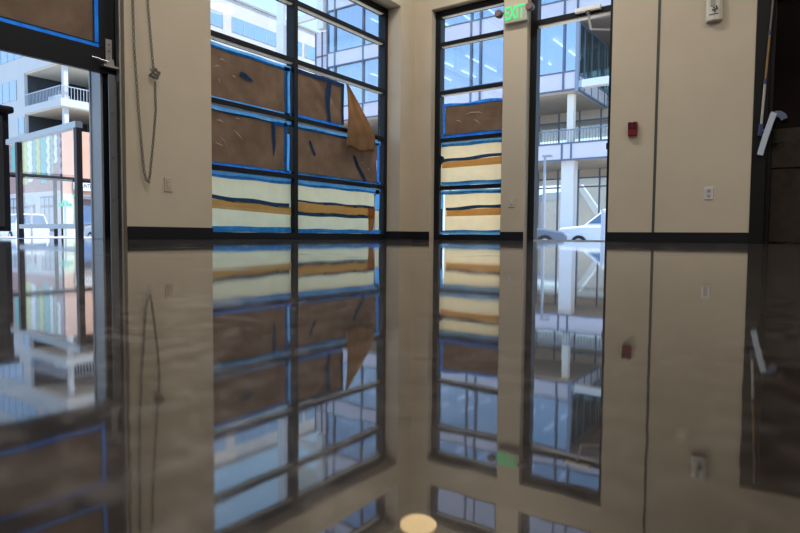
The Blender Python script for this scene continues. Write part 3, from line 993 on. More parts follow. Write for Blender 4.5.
hg.tube([(GX + 0.03, 2.33, 1.335), (GX + 0.03, 2.45, 1.325)], 0.006, 8)
hg.build('bottom_bracket', M['steel'], gd)
for zz in (1.36, 1.41, 1.46):
    MB().lathe([(0.006, 0.0), (0.006, 0.012)], (GX, 2.468, zz), 'x', 10).build('bolt', M['lamp_grey'], gd)
# paper and tape on its panes
for k, lab in ((0, 'brown paper with blue tape border in lowest pane of the raised garage door'), (1, 'brown paper in the second pane up of the raised garage door')):
    for i in ((2, 1) if k == 0 else (2, 1)):
        y0, y1 = st[i][1], st[i + 1][0]
        z0, z1 = zr[k][1], zr[k + 1][0]
        lb = lab if i == 2 else lab.replace('of the raised', 'further along the raised')
        p = thing('masking_paper', lb, 'paper', (GX - 0.018, (y0 + y1) / 2, z0), group='paper sheets on the garage door')
        def gs(u, v, s=k * 3 + i):
            yy, zz = y0 + 0.025 + (y1 - 0.056 - y0) * u, z0 + 0.025 + (z1 - z0 - 0.05) * v
            return (GX - 0.014 + wob(yy, zz, s, 0.0012), yy, zz)
        MB().grid(gs, 20, 12).build('sheet', M['paper_brown'], p, smooth=True)
        xx = GX - 0.008
        MB().box(xx, xx + 0.0006, y0, y1, z0, z0 + 0.026).build('tape_strip', TL, p)
        MB().box(xx, xx + 0.0006, y0, y1, z0 + 0.026, z0 + 0.036).build('tape_strip', TDK, p)
        MB().box(xx, xx + 0.0006, y0, y1, z1 - 0.030, z1).build('tape_strip', T, p)
        MB().box(xx, xx + 0.0006, y1 - 0.030, y1, z0 + 0.03, z1 - 0.03).build('tape_strip', TL, p)
        MB().box(xx, xx + 0.0006, y1 - 0.042, y1 - 0.030, z0 + 0.03, z1 - 0.03).build('tape_strip', TDK, p)
        MB().box(xx, xx + 0.0006, y0, y0 + 0.030, z0 + 0.03, z1 - 0.03).build('tape_strip', T, p)
gt = thing('door_track', 'vertical steel track guiding the garage door beside its jamb', 'track', (-4.40, 2.47, 0))
q = MB().box(-4.408, -4.402, 2.446, 2.500, 0, 1.235).box(-4.486, -4.402, 2.500, 2.506, 0, 1.2)
q.build('channel', mat('dull_track_steel', (0.13, 0.14, 0.155), 0.4, metal=0.2), gt)
for zz in (0.30, 0.62, 0.95):
    MB().lathe([(0.007, 0), (0.007, 0.008)], (-4.403, 2.474, zz), 'x', 10).build('bolt', M['lamp_grey'], gt)

# ------------------------------------------------------------------ chain hoist loop
def chain_mesh(path, pitch=0.026):
    mb = MB()
    pts = [Vector(p) for p in path]
    seg = [(pts[i + 1] - pts[i]).length for i in range(len(pts) - 1)]
    tot = sum(seg)
    n = int(tot / pitch)
    for k in range(n):
        s = (k + 0.5) * pitch
        i = 0
        while i < len(seg) - 1 and s > seg[i]:
            s -= seg[i]; i += 1
        c_ = pts[i].lerp(pts[i + 1], s / seg[i])
        d = (pts[i + 1] - pts[i]).normalized()
        side = d.cross(Vector((1, 0, 0))).normalized()
        if k % 2:
            side = d.cross(side).normalized()
        nrm = d.cross(side)
        ring = []
        for t in range(10):
            a_ = 2 * math.pi * t / 10
            ring.append((c_ + d * math.cos(a_) * 0.0165 + side * math.sin(a_) * 0.0085))
        N = len(ring)
        rr = []
        for t in range(N):
            tg = (ring[(t + 1) % N] - ring[t - 1]).normalized()
            b_ = nrm
            a2 = tg.cross(b_).normalized()
            rr.append([mb.bm.verts.new(ring[t] + (a2 * math.cos(w) + b_ * math.sin(w)) * 0.0036) for w in (0.8, 2.37, 3.94, 5.5)])
        for t in range(N):
            for w in range(4):
                mb.bm.faces.new([rr[t][w], rr[t][(w + 1) % 4], rr[(t + 1) % N][(w + 1) % 4], rr[(t + 1) % N][w]])
    return mb


ch = thing('hoist_chain', 'long steel hoist chain hanging in a loop on the pier wall', 'chain', (LX + 0.05, 2.72, 0.44))
CX = LX + 0.046
left = [(CX, 2.60, 3.6), (CX, 2.606, 1.83), (CX, 2.612, 1.48), (CX, 2.641, 1.0), (CX, 2.665, 0.70), (CX, 2.682, 0.53), (CX, 2.697, 0.463), (CX, 2.713, 0.452)]
right = [(CX, 2.728, 0.50), (CX, 2.738, 0.58), (CX, 2.763, 0.78), (CX, 2.788, 1.02), (CX, 2.782, 1.26)]
upper = [(CX, 2.776, 1.30), (CX, 2.752, 1.56), (CX, 2.729, 1.86), (CX, 2.69, 2.7), (CX, 2.655, 3.6)]
chain_mesh(left + right).build('loop', M['chain'], ch, smooth=True)
chain_mesh(upper).build('upper_run', M['chain'], ch, smooth=True)
kn = chain_mesh([(CX + 0.006, 2.746, 1.325), (CX + 0.02, 2.771, 1.29), (CX + 0.015, 2.806, 1.30), (CX + 0.02, 2.781, 1.335), (CX - 0.01, 2.746, 1.28), (CX + 0.005, 2.796, 1.265), (CX + 0.02, 2.811, 1.315), (CX + 0.0, 2.786, 1.28)], 0.018)
kn.build('knot', M['chain'], ch, smooth=True)
q = MB().lathe([(0.09, -0.02), (0.10, -0.012), (0.085, 0.0), (0.10, 0.012), (0.09, 0.02)], (CX, 2.628, 3.62), 'x', 20)
q.box(LX + 0.001, CX + 0.03, 2.607, 2.649, 3.61, 3.63)
q.build('chain_wheel', M['steel'], ch)

# ------------------------------------------------------------------ pendant lamp and added ceiling fill lights
pdl = thing('pendant_lamp', 'warm lit round pendant lamp mirrored in the floor', 'lamp', (-3.15, 4.83, 2.80))
MB().lathe([(0.165, 0.0), (0.178, 0.012), (0.165, 0.028)], (-3.15, 4.83, 2.79), 'z', 40).build('lit_disc', M['lamp_glow'], pdl)
MB().lathe([(0.185, 0.0), (0.18, 0.03), (0.12, 0.06), (0.045, 0.09), (0.04, 0.14)], (-3.15, 4.83, 2.818), 'z', 40).build('shade', M['lamp_body'], pdl)
MB().lathe([(0.012, 0.0), (0.012, CEIL - 2.95)], (-3.15, 4.83, 2.95), 'z', 12).build('stem', M['lamp_body'], pdl)
for (lx, ly, lab) in ((-1.6, 1.6, 'long white ceiling light above the camera'), (-2.9, 5.0, 'long white ceiling light nearest the corner between the windows'),
                      (1.8, 3.9, 'long white ceiling light to the right near far wall'), (1.8, -0.8, 'long white ceiling light to the right behind the camera')):
    cl_ = thing('ceiling_light', lab, 'lamp', (lx, ly, CEIL - 0.09), group='long ceiling lights')  # fixture out of view, added to fill the room with light
    box('housing', M['white_pl'], cl_, lx - 0.75, lx + 0.75, ly - 0.12, ly + 0.12, CEIL - 0.07, CEIL, bevel=0.006)
    box('diffuser', M['led'], cl_, lx - 0.72, lx + 0.72, ly - 0.10, ly + 0.10, CEIL - 0.085, CEIL - 0.07)
    ld = bpy.data.lights.new('ceiling_light_glow', 'AREA')
    ld.shape = 'RECTANGLE'
    ld.size, ld.size_y = 1.44, 0.20
    ld.energy = FILL_LIGHT_W
    ld.color = (1.0, 0.93, 0.82)
    lo_ = bpy.data.objects.new('ceiling_light_glow', ld)
    COL.objects.link(lo_)
    lo_.location = (0, 0, 0.0)
    lo_.parent = cl_

# ================================================================== OUTSIDE
struct('patio', MB().box(-9.6, LO, -8, 9.4, -0.55, -0.012).box(LO, 8, YO, 9.4, -0.55, -0.012), M['pave'])
struct('street', MB().box(-140, 120, -60, 200, -0.8, -0.55), M['asphalt'])
struct('sidewalk', MB().box(-30, 10, 28.5, 46, -0.55, -0.30), M['pave'])
struct('roof_edge', MB().box(LO - 0.15, 6.5, -7.5, YO + 0.15, CEIL + 0.3, CEIL + 0.9), M['ext'])


# ------------------------------------------------------------------ glass office building across the street
FY = 31.0
ob = thing('office_building', 'glass office building with lavender spandrel bands standing on white columns', 'building', (-15, FY, -0.15))
pairs = [(-28.0, -27.33), (-22.45, -21.8), (-16.9, -16.3), (-11.38, -10.68), (-5.7, -5.05)]
mx = []
for i, (a_, b_) in enumerate(pairs):
    mx += [(a_, 'd'), (b_, 'd')]
    if i < len(pairs) - 1:
        n0 = pairs[i + 1][0]
        mx += [(b_ + 1.1, 'p'), ((b_ + n0) / 2, 'd'), (n0 - 1.1, 'p')]
mx += [(-2.0, 'd')]
mx.sort()
SP = [(7.78, 8.68), (11.50, 12.40), (15.25, 17.30), (20.0, 20.9), (22.75, 23.8)]
XC = -10.68
for k, (z0, z1) in enumerate(SP):
    xe = XC if k == 0 else -2.0
    box('spandrel', M['panel'], ob, -28.0, xe, FY, FY + 0.25, z0, z1)
    box('floor_slab', M['slab'], ob, -28.0, xe, FY + 0.25, 46, z0, z0 + 0.45)
for k in range(4):
    z0, z1 = SP[k][1], SP[k + 1][0]
    for i in range(len(mx) - 1):
        if k == 0 and mx[i][0] > XC - 0.01:
            continue
        box('glass_pane', M['curtain'], ob, mx[i][0], mx[i + 1][0], FY + 0.05, FY + 0.08, z0, z1)
for x_, t in mx:
    zb = 7.78 if x_ < XC + 0.01 else 11.5
    if t == 'd':
        box('mullion', M['mull'], ob, x_ - 0.05, x_ + 0.05, FY - 0.06, FY + 0.06, zb, 23.8)
    else:
        box('inner_column', M['mull_lt'], ob, x_ - 0.11, x_ + 0.11, FY + 0.09, FY + 0.35, zb, 23.0)
for z0, z1 in SP[:4]:
    q = MB().box(-28.0, XC if z0 < 8 else -2.0, FY - 0.03, FY + 0.02, z0 - 0.06, z0 + 0.02)
    q.box(-28.0, XC if z0 < 8 else -2.0, FY - 0.03, FY + 0.02, z1 - 0.02, z1 + 0.06)
    q.build('spandrel_edge', M['mull'], ob)
for i, lx in enumerate((-26.1, -24.25, -22.35, -20.45, -18.57, -14.9, -12.9, -9.0, -6.5)):
    for k, zc in enumerate((11.3, 15.05)):
        if k == 0 and lx > XC:
            continue
        for (ya, yb) in ((33.4, 35.1), (36.0, 38.0)):
            box('strip_light', M['strip'], ob, lx - 0.05, lx + 0.05, ya + 0.2 * (i % 2), yb + 0.2 * (i % 2), zc, zc + 0.08)
box('core_wall', M['slab'], ob, -28, -2, 45.5, 46, 7.78, 23.8)
box('west_wall', M['panel'], ob, -28.05, -27.95, FY + 0.25, 46, 7.78, 23.8)
# left wing
box('wing', M['panel'], ob, -29.35, -28.06, FY + 0.3, 44, -0.15, 14.1)
q = MB()
for zz in (12.4, 11.0, 9.4):
    q.box(-29.37, -28.05, FY + 0.24, FY + 0.30, zz, zz + 0.08)
for x_ in (-29.35, -28.75, -28.1):
    q.box(x_ - 0.04, x_ + 0.04, FY + 0.24, FY + 0.30, -0.15, 14.1)
q.build('wing_joints', M['mull'], ob)
# underside, terrace and lower levels
box('soffit', M['soffit'], ob, -28.0, XC, FY + 0.1, 46, 7.62, 7.78)
box('terrace_band', M['panel'], ob, -28.0, -2.0, FY, FY + 0.3, 4.12, 5.0)
box('terrace_slab', M['soffit'], ob, -28.0, -2.0, FY + 0.3, 46, 4.12, 4.6)
q = MB().box(-28, -2, FY - 0.03, FY + 0.02, 4.07, 4.16).box(-28, -2, FY - 0.03, FY + 0.02, 4.94, 5.03)
for a_, b_ in pairs:
    q.box(a_ - 0.05, a_ + 0.05, FY - 0.03, FY + 0.02, 4.16, 4.94).box(b_ - 0.25, b_ - 0.15, FY - 0.03, FY + 0.02, 4.16, 4.94)
q.build('band_edge', M['mull'], ob)
q = MB().box(-28, -2, FY + 0.10, FY + 0.14, 5.66, 5.72)
x_ = -27.9
while x_ < -2:
    q.box(x_ - 0.012, x_ + 0.012, FY + 0.11, FY + 0.13, 5.0, 5.66)
    x_ += 0.16
q.build('railing', M['rail'], ob)
for a_ in (-27.95, -22.45, -17.0, -11.52, -5.95):
    box('street_column', M['conc_w'], ob, a_, a_ + 0.70, FY + 0.30, FY + 0.95, -0.15, 4.12, bevel=0.03)
    box('terrace_column', M['cream_col'], ob, a_ + 0.24, a_ + 0.60, FY + 0.35, FY + 0.73, 5.0, 7.62, bevel=0.02)
# set-back glazing of the two lower levels
BY = 36.0
gxs = [-27.5 + 1.28 * i for i in range(21)]
for zl0, zl1, trs in ((4.6, 7.62, (7.05,)), (-0.15, 4.12, (3.62, 3.08))):
    for i, x_ in enumerate(gxs):
        box('lobby_mullion', M['mull'], ob, x_ - 0.045, x_ + 0.045, BY - 0.06, BY + 0.06, zl0, zl1)
    q = MB()
    for tz in trs:
        q.box(-28, -2, BY - 0.05, BY + 0.05, tz - 0.04, tz + 0.04)
    q.build('lobby_transom', M['mull'], ob)
    box('lobby_header', M['soffit'], ob, -28, -2, BY - 0.02, BY + 0.02, trs[0] + 0.04, zl1)
    box('lobby_glass', M['lobby'], ob, -28, -2, BY - 0.01, BY + 0.01, zl0, trs[0] - 0.04)
# recess at the right of the corner
box('side_glass', M['dkcurtain'], ob, -10.62, -10.59, FY + 0.1, 36, 8.5, 11.2)
box('side_spandrel', M['panel'], ob, -10.68, -10.57, FY + 0.25, 36, 7.62, 8.5)
q = MB()
for yy in (31.9, 33.1, 34.3, 35.5):
    q.box(-10.59, -10.54, yy - 0.035, yy + 0.035, 7.62, 11.2)
q.box(-10.59, -10.52, FY, 36, 7.62, 7.74).box(-10.59, -10.52, FY, 36, 8.45, 8.55).box(-10.59, -10.52, FY, 36, 11.1, 11.2)
q.build('side_mullions', M['mull'], ob)
box('corner_post', mat('blue_grey_post', (0.26, 0.31, 0.40), 0.5), ob, -10.74, -10.56, FY - 0.08, FY + 0.15, 7.62, 11.5)
box('recess_glass', M['dkcurtain'], ob, -10.57, -2, 36.0, 36.03, 7.62, 11.2)
q = MB()
for i in range(11):
    xx = -10.3 + 0.82 * i
    q.box(xx - 0.05, xx + 0.05, 35.92, 36.02, 7.62, 11.2)
q.build('recess_mullions', M['mull'], ob)
box('recess_soffit', M['soffit_br'], ob, XC, -2.0, FY + 0.25, 46, 11.2, 11.5)
box('recess_back', M['win_d'], ob, -27.9, -2, 44.8, 45.0, 7.8, 11.2)
box('white_beam', M['ltrim'], ob, -10.38, -3.0, FY - 0.1, FY + 0.35, 7.78, 8.17, bevel=0.02)
box('beam_end', M['mull_lt'], ob, -10.56, -10.38, FY - 0.05, FY + 0.30, 7.80, 8.15)

# white steel frame beside the office building
sf = thing('steel_frame', 'tall white steel frame rising beside the glass office building', 'frame', (-30.5, FY, -0.2))
box('post', M['ltrim'], sf, -32.75, -32.05, FY - 0.2, FY + 0.3, -0.2, 20.5)
box('post', M['ltrim'], sf, -28.75, -28.2, FY - 0.25, FY + 0.2, 14.12, 20.5)
MB().prism([(-32.05, 15.0), (-28.75, 15.0), (-28.75, 15.45), (-32.05, 15.45)], 'y', FY - 0.1, FY + 0.2).build('beam', M['ltrim'], sf)
box('beam', M['ltrim'], sf, -33.2, -28.2, FY - 0.15, FY + 0.25, 20.2, 20.8)
box('infill_panel', mat('pale_green_panel', (0.66, 0.70, 0.62), 0.8), sf, -31.0, -28.75, FY + 0.0, FY + 0.15, 16.9, 20.2)

# ------------------------------------------------------------------ white building with balconies over a painted brick base
wbd = thing('balcony_building', 'white building with corner balconies above a brick base with striped mural', 'building', (-63, 35, -0.2))
FX, FYB = -56.0, 26.7
q = MB()
q.box(-95, -63.05, FYB, 70, 9.4, 27.0)
q.box(-63.05, FX, 33.0, 70, 9.4, 27.0)
q.box(-63.05, FX, FYB, 33.0, 15.3, 27.0)
q.build('upper_wall', M['stucco'], wbd)
box('coping', M['roofg'], wbd, -95.2, FX + 0.15, FYB - 0.15, 70.2, 26.85, 27.1)
box('balcony_slab', M['stucco'], wbd, -63.05, FX, FYB, 33.0, 11.45, 12.15)
box('balcony_ceiling', M['cream_sof'], wbd, -63.0, FX - 0.1, FYB + 0.1, 33.0, 15.18, 15.3)
box('balcony_ceiling', M['cream_sof'], wbd, -63.0, FX - 0.1, FYB + 0.1, 33.0, 11.35, 11.45)
for z0, z1 in ((9.4, 11.35), (12.15, 15.18)):
    box('balcony_glazing', M['win_d'], wbd, -63.0, FX - 0.05, 32.7, 32.8, z0, z1)
    box('side_glazing', M['win_d'], wbd, -63.04, -62.93, FYB + 0.3, 32.7, z0, z1)
    q = MB()
    for x_ in (-62.9, -61.2, -59.6, -58.0, -56.2):
        q.box(x_ - 0.07, x_ + 0.07, 32.58, 32.72, z0, z1)
    q.build('balcony_mullions', M['storef'], wbd)
box('corner_column', M['stucco'], wbd, -56.65, -56.25, 27.1, 27.5, 9.4, 15.2)
for zb in (12.15,):
    q = MB()
    q.box(-63, FX, FYB, FYB + 0.06, zb + 1.05, zb + 1.13).box(FX - 0.06, FX, FYB, 33, zb + 1.05, zb + 1.13)
    x_ = -62.9
    while x_ < FX:
        q.box(x_ - 0.02, x_ + 0.02, FYB, FYB + 0.05, zb, zb + 1.05)
        x_ += 0.28
    y_ = FYB + 0.1
    while y_ < 33:
        q.box(FX - 0.05, FX, y_ - 0.02, y_ + 0.02, zb, zb + 1.05)
        y_ += 0.28
    q.build('balcony_railing', M['wrail'], wbd)
    box('balcony_seat', M['ltrim'], wbd, -60.4, -58.2, 27.6, 28.6, zb, zb + 0.75, bevel=0.05)
# windows on the front and on the side facing the room
for (x0, x1, z0, z1) in ((-74, -64.7, 13.0, 14.9), (-74, -62.0, 16.9, 18.9), (-60.5, -57.5, 16.9, 18.9), (-74, -62.0, 20.6, 22.4), (-64.4, -63.2, 9.6, 11.2)):
    w_ = box('window', M['win_b'], wbd, x0, x1, FYB - 0.04, FYB + 0.04, z0, z1)
    q = MB()
    xx = x0
    while xx <= x1 + 0.01:
        q.box(xx - 0.04, xx + 0.04, FYB - 0.07, FYB - 0.03, z0, z1)
        xx += (x1 - x0) / max(1, round((x1 - x0) / 1.6))
    q.build('window_bars', M['mull_lt'], w_)
for z0, z1 in ((23.25, 24.95), (19.5, 21.2), (15.8, 17.4)):
    for (y0, y1) in ((34.5, 40.0), (41.0, 44.47), (45.8, 52.55), (54.0, 57.0), (57.6, 61.5)):
        w_ = box('window', M['win_b'], wbd, FX - 0.04, FX + 0.05, y0, y1, z0, z1)
        q = MB()
        yy = y0
        while yy <= y1 + 0.01:
            q.box(FX + 0.04, FX + 0.08, yy - 0.03, yy + 0.03, z0, z1)
            yy += (y1 - y0) / max(1, round((y1 - y0) / 1.7))
        q.build('window_bars', M['wrail'], w_)
# brick base
box('brick_front', M['brick'], wbd, -95, FX - 0.02, FYB, FYB + 0.4, 3.9, 9.4)
box('storefront_wall', M['storew'], wbd, -95, FX - 0.02, FYB, FYB + 0.4, -0.2, 3.9)
box('brick_side', M['peach'], wbd, FX - 0.4, FX, FYB, 70, 3.6, 9.4)
box('side_ground_wall', mat('pale_green_ground_wall', (0.66, 0.72, 0.55), 0.8), wbd, FX - 0.4, FX, FYB, 70, -0.2, 3.6)
def zigzag(x0, x1, z_top, z_bot, m, nm='mural_stripe'):
    n = max(4, int((z_top - z_bot) / 0.42))
    pr, pl_ = [], []
    for i in range(n + 1):
        z = z_bot + (z_top - z_bot) * i / n
        o_ = 0.16 if i % 2 else -0.16
        pr.append((x1 + o_, z)); pl_.append((x0 + o_, z))
    mb = MB()
    for i in range(n):
        quad = [pl_[i], pr[i], pr[i + 1], pl_[i + 1]]
        va = [mb.bm.verts.new((p_[0], FYB - 0.03, p_[1])) for p_ in quad]
        vb = [mb.bm.verts.new((p_[0], FYB + 0.01, p_[1])) for p_ in quad]
        mb.bm.faces.new(va); mb.bm.faces.new(vb[::-1])
        mb.bm.faces.new([va[0], vb[0], vb[1], va[1]]); mb.bm.faces.new([va[2], vb[2], vb[3], va[3]])
        mb.bm.faces.new([va[0], va[3], vb[3], vb[0]]); mb.bm.faces.new([va[1], vb[1], vb[2], va[2]])
    return mb.build(nm, m, wbd)
for (x0, x1, zt, zb_, mm) in ((-66.2, -65.0, 9.3, 6.1, 'teal'), (-64.9, -63.9, 9.3, 5.6, 'mauve'), (-63.8, -62.7, 9.3, 4.7, 'yel'), (-62.6, -61.7, 9.3, 4.9, 'wht'), (-61.6, -61.0, 9.3, 5.2, 'teal'),
                              (-60.9, -60.1, 9.3, 5.3, 'yel'), (-60.0, -58.9, 9.3, 4.7, 'teal'), (-58.8, -58.2, 9.3, 5.0, 'wht'), (-58.1, -57.5, 9.3, 5.4, 'sage'), (-57.4, -56.8, 9.3, 6.4, 'wht'), (-56.7, -56.2, 9.3, 5.2, 'mauve')):
    zigzag(x0, x1, zt, zb_, M[mm])
for (x0, x1) in ((-66.5, -64.3), (-63.6, -61.4), (-60.2, -57.5)):
    w_ = MB().box(x0, x1, FYB - 0.06, FYB + 0.02, 0.2, 3.45).build('storefront', M['storef'], wbd)
    q = MB()
    for i in range(3):
        a_ = x0 + 0.12 + (x1 - x0 - 0.12) * i / 3
        q.box(a_, a_ + (x1 - x0) / 3 - 0.2, FYB - 0.09, FYB - 0.05, 0.4, 2.4).box(a_, a_ + (x1 - x0) / 3 - 0.2, FYB - 0.09, FYB - 0.05, 2.6, 3.3)
    q.build('storefront_panes', mat('bright_shop_glass', (0.36, 0.42, 0.48), 0.1), w_)
w_ = MB().box(FX - 0.02, FX + 0.06, 27.9, 33, 0.3, 3.3).build('storefront', M['storef'], wbd)
MB().box(FX + 0.05, FX + 0.09, 28.1, 29.6, 0.9, 2.6).box(FX + 0.05, FX + 0.09, 29.8, 31.2, 0.9, 2.6).build('storefront_panes', M['win_b'], w_)
MB().box(FX, FX + 0.9, 27.7, 33, 3.15, 3.42).build('awning', M['storef'], wbd)
q = MB()
for yy in (29.3, 29.75):
    for zz in (5.6, 6.6, 7.6, 8.6):
        q.box(FX, FX + 0.04, yy - 0.12, yy + 0.12, zz, zz + 0.35)
q.build('wall_marks', M['tan'], wbd)
# shop sign
sg = MB().box(FX + 0.05, FX + 0.15, 27.55, 30.0, 3.95, 4.85).build('shop_sign', M['ltrim'], wbd)
q = MB().box(FX + 0.14, FX + 0.17, 27.5, 27.58, 3.92, 4.88).box(FX + 0.14, FX + 0.17, 27.5, 30.0, 3.90, 3.97).box(FX + 0.14, FX + 0.17, 27.5, 30.0, 4.83, 4.90)
q.build('sign_rim', M['storef'], sg)
text_mesh('sign_letters', 'COUNTER', 0.56, M['mull'], sg, (FX + 0.16, 28.62, 4.40), (R(90), 0, R(90)), 0.01, 0.62)


# ------------------------------------------------------------------ patio windscreen, guard rail, cabinet, posts
ws = thing('windscreen', 'glass patio windscreen with silver rails and two dark posts', 'windscreen', (-6.15, 2.77, -0.012))
A, B = Vector((-5.405, 2.715, 0)), Vector((-6.94, 2.868, 0))
def bar(p, q_, w, h, name, m, par):
    p, q_ = Vector(p), Vector(q_)
    d = (q_ - p).normalized()
    s_ = d.cross(Vector((0, 0, 1)))
    if s_.length < 0.01: s_ = Vector((1, 0, 0))
    s_.normalize()
    u_ = s_.cross(d).normalized()
    mb = MB()
    vs = []
    for c_ in (p, q_):
        for sa, sb_ in ((-1, -1), (1, -1), (1, 1), (-1, 1)):
            vs.append(mb.bm.verts.new(c_ + s_ * sa * w / 2 + u_ * sb_ * h / 2))
    for f_ in ((0, 1, 2, 3), (7, 6, 5, 4), (0, 4, 5, 1), (1, 5, 6, 2), (2, 6, 7, 3), (3, 7, 4, 0)):
        mb.bm.faces.new([vs[i] for i in f_])
    return mb.build(name, m, par)
for pt in (A, B):
    bar(pt + Vector((0, 0, -0.012)), pt + Vector((0, 0, 1.015)), 0.05, 0.05, 'post', M['darkpost'], ws)
e_ = (B - A).normalized()
up1 = Vector((0, 0, 1.0))
bar(A + up1 - e_ * 0.03, B + up1 + e_ * 0.30 + Vector((0, 0, 0.02)), 0.06, 0.055, 'top_rail', M['silver'], ws)
bar(A + Vector((0, 0, 0.105)), B + Vector((0, 0, 0.11)), 0.04, 0.045, 'bottom_rail', M['silver'], ws)
bar((A + B) / 2 + Vector((0, 0, 0.55)) - e_ * 0.72, (A + B) / 2 + Vector((0, 0, 0.55)) + e_ * 0.72, 0.008, 0.84, 'glass_panel', M['glass'], ws)

gr = thing('guard_rail', 'thin dark pipe guard rail along the street edge', 'railing', (-12.3, 5.6, -0.55))
MB().tube([(-12.3, -2, 1.118), (-12.3, 9.5, 1.112)], 0.045, 8).build('top_pipe', M['base'], gr)
for yy in (-1.5, 0.9, 3.3, 5.72, 8.1):
    MB().tube([(-12.3, yy, -0.55), (-12.3, yy, 1.09)], 0.035, 8).build('post', M['base'], gr)

ub = thing('utility_cabinet', 'tall black utility cabinet standing outside the raised garage door', 'cabinet', (-8.75, 3.0, -0.012))
box('body', M['black'], ub, -9.2, -8.52, 2.50, 3.42, 0.06, 1.60, bevel=0.02)
box('lid', M['black'], ub, -9.25, -8.47, 2.44, 3.47, 1.56, 1.65, bevel=0.03)
box('plinth', M['silver'], ub, -9.15, -8.56, 2.6, 3.3, -0.012, 0.06)
box('door_panel', M['dk_frame'], ub, -8.525, -8.505, 2.60, 3.34, 0.12, 1.52, bevel=0.006)
box('vent', M['storef'], ub, -8.508, -8.500, 2.8, 3.1, 0.2, 0.28)

rs = thing('road_sign', 'round grey road sign on a slim post behind the windscreen', 'sign', (-24.7, 10.6, -0.55))
MB().tube([(-24.7, 10.6, -0.55), (-24.7, 10.6, 1.5)], 0.04, 8).build('post', M['lampp'], rs)
dd = Vector((0.92, -0.39, 0)).normalized()
MB().tube([Vector((-24.7, 10.6, 1.29)) + dd * 0.04, Vector((-24.7, 10.6, 1.29)) + dd * 0.06], 0.19, 20).build('disc', mat('grey_sign_back', (0.30, 0.38, 0.42), 0.5), rs)

ss = thing('street_sign', 'green street name sign on a pale post', 'sign', (-29.04, 13.94, -0.55))
MB().tube([(-29.04, 13.94, -0.55), (-29.04, 13.94, 1.62)], 0.05, 8).build('post', M['wrail'], ss)
bar((-29.30, 13.75, 1.36), (-28.78, 14.13, 1.36), 0.03, 0.15, 'blade', M['green'], ss)
bar((-29.20, 14.15, 1.50), (-28.88, 13.73, 1.50), 0.03, 0.13, 'blade', M['green'], ss)

lp = thing('street_lamp', 'slim grey street lamp standing before the office columns', 'street lamp', (-11.06, 27.85, -0.55))
MB().tube([(-11.06, 27.85, -0.55), (-11.06, 27.85, 3.95)], 0.085, 10, 0.06).build('pole', M['lampp'], lp)
box('lamp_head', M['lampp'], lp, -11.15, -10.68, 27.72, 27.98, 3.90, 4.0, bevel=0.02)

bo = MB().lathe([(0.10, -0.55), (0.10, 0.80), (0.085, 0.86), (0.03, 0.90)], (-5.35, 18.3, 0.0), 'z', 20).build('bollard', mat('grey_white_bollard', (0.55, 0.57, 0.64), 0.6), None, smooth=False, top=True)
setp(bo, 'white round bollard outside the open doorway', 'bollard')


